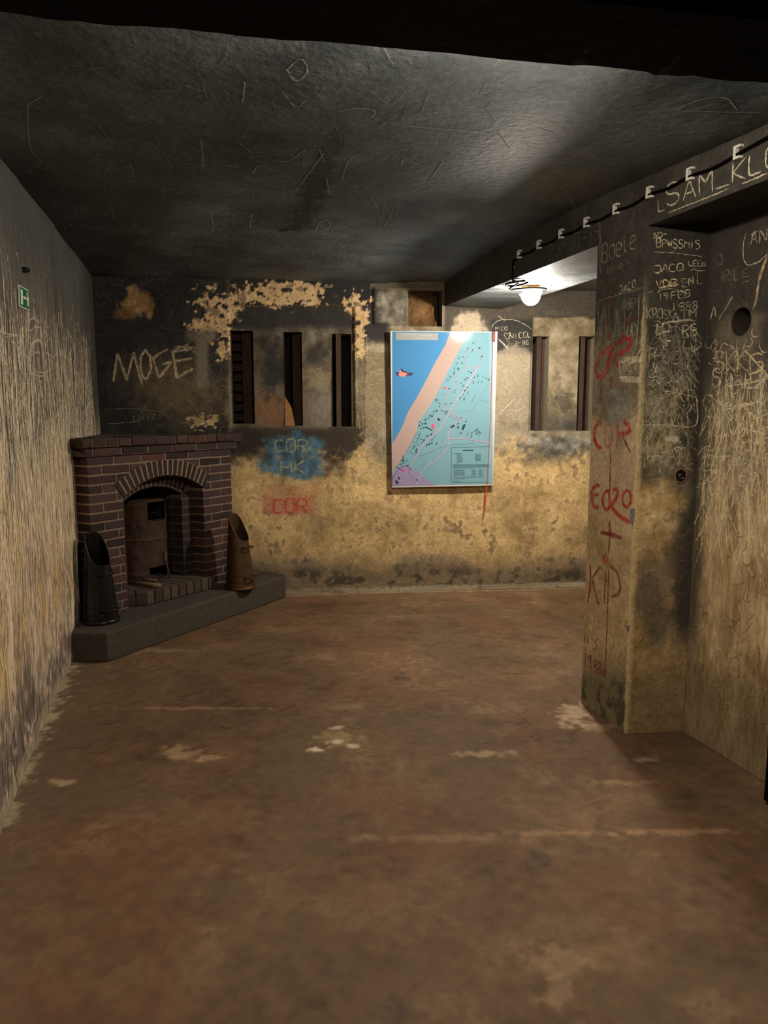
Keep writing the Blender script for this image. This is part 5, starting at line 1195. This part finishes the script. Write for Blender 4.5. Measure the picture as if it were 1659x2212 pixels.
# ---------------------------------------------------------------- green H sign, bolt, wall socket hole
q = left.world(left.px([(37, 615), (57.5, 627), (60, 671.5), (38, 662)]), .004); c0 = q.mean(0)
sign = root('wall_sign', tuple(c0), 0, 'small green and white H sign on the left wall', 'sign'); iv = -Vector(sign.location); nrm = np.r_[left.n, 0]
def sgn(mb, a0, a1, b0, b1, off, th, col=(0, 0, 0), pts=None):
    g = pts or [(a0, b0), (a1, b0), (a1, b1), (a0, b1)]
    base = [q[3] * (1 - a) * (1 - b) + q[2] * a * (1 - b) + q[1] * a * b + q[0] * (1 - a) * b + nrm * off for a, b in g]; tp = [v + nrm * th for v in base]; n = len(g)
    mb.add(base + tp, [tuple(range(n - 1, -1, -1)), tuple(range(n, 2 * n))] + [(i, (i + 1) % n, n + (i + 1) % n, n + i) for i in range(n)], col)
mb = MB(); sgn(mb, 0, 1, 0, 1, 0, .004); o = mb.build('plate', M['signwhite'], sign); o.location = iv
mb = MB(); sgn(mb, .035, .965, .05, .95, .004, .0006); o = mb.build('green_field', M['green'], sign); o.location = iv
mb = MB(); sgn(mb, .13, .32, .14, .84, .0046, .0006); sgn(mb, .38, .66, .46, .58, .0046, .0006)
sgn(mb, 0, 0, 0, 0, .0046, .0006, pts=[(.76, .12), (.86, .30), (.93, .16), (.90, .50), (.94, .62), (.86, .66), (.82, .84), (.74, .86), (.78, .60), (.70, .50), (.80, .42)])
o = mb.build('letter_h', M['signwhite'], sign); o.location = iv
q1 = left.world(left.px([(49, 583)]), .0)[0]; mb = MB(); a = Vector(q1); n3 = Vector(nrm)
mb.tube([a, a + n3 * .012, a + n3 * .030], [.013, .013, .008], 10); o = mb.build('wall_bolt', M['iron'], smooth=False); tag(o, 'rusty bolt stub sticking out of the left wall above the green sign', 'bolt')
q1 = pf.world(pf.px([(1470, 1028)]), .001)[0]; n3 = Vector(np.r_[pf.n, 0]); uu = Vector(np.r_[pf.u, 0]); sk = root('conduit_box', tuple(q1), 0, 'small round broken conduit box set in the pillar', 'conduit box')
mb = MB(); mb.tube([uu * (.027 * math.cos(t)) + Vector((0, 0, .030 * math.sin(t))) + n3 * rnd.uniform(.0, .004) for t in np.linspace(0, 2 * math.pi, 25)], .0035, 6, caps=False); mb.build('rim', M['palewood'], sk)
mb = MB(); n = 20; mb.add([uu * (.026 * math.cos(2 * math.pi * k / n)) + Vector((0, 0, .029 * math.sin(2 * math.pi * k / n))) + n3 * .001 for k in range(n)], [tuple(range(n))]); mb.build('dark_disc', M['hole_shade'], sk)  # flat disc on the face; the hollow's shade is put into its colour
mb = MB(); mb.box(uu * .008 + Vector((0, 0, -.010)) + n3 * .004, .014, .008, .006); mb.box(-uu * .008 + Vector((0, 0, .004)) + n3 * .004, .010, .007, .010); mb.build('terminal', M['steel'], sk)

# ---------------------------------------------------------------- steel door leaf standing open at the right
d0 = Z(1648, 1735)[:2]; wd = (PR - PC) / np.linalg.norm(PR - PC); out = np.array([-wd[1], wd[0]])
if out[0] < 0: out = -out
dr = root('steel_door', (*d0, 0), 0, 'black steel door leaf standing open at the right edge, seen edge-on', 'door')
def dpt(a, b): q_ = wd * a + out * b; return (q_[0], q_[1])
mb = MB(); mb.prism([dpt(0, 0), dpt(.78, 0), dpt(.78, .055), dpt(0, .055)], .012, 1.86); o = bevel(mb.build('leaf', M['black'], dr), .004)
mb = MB(); mb.prism([dpt(.26, -.02), dpt(.36, -.02), dpt(.36, 0), dpt(.26, 0)], .01, .09); mb.tube([(*dpt(.31, -.02), .0), (*dpt(.31, -.02), .16)], .008, 8); mb.build('floor_bolt', M['iron'], dr)
mb = MB()
for z in (.3, 1.5): mb.tube([(*dpt(.79, .03), z), (*dpt(.79, .03), z + .12)], .014, 10)
mb.build('hinge', M['iron'], dr)
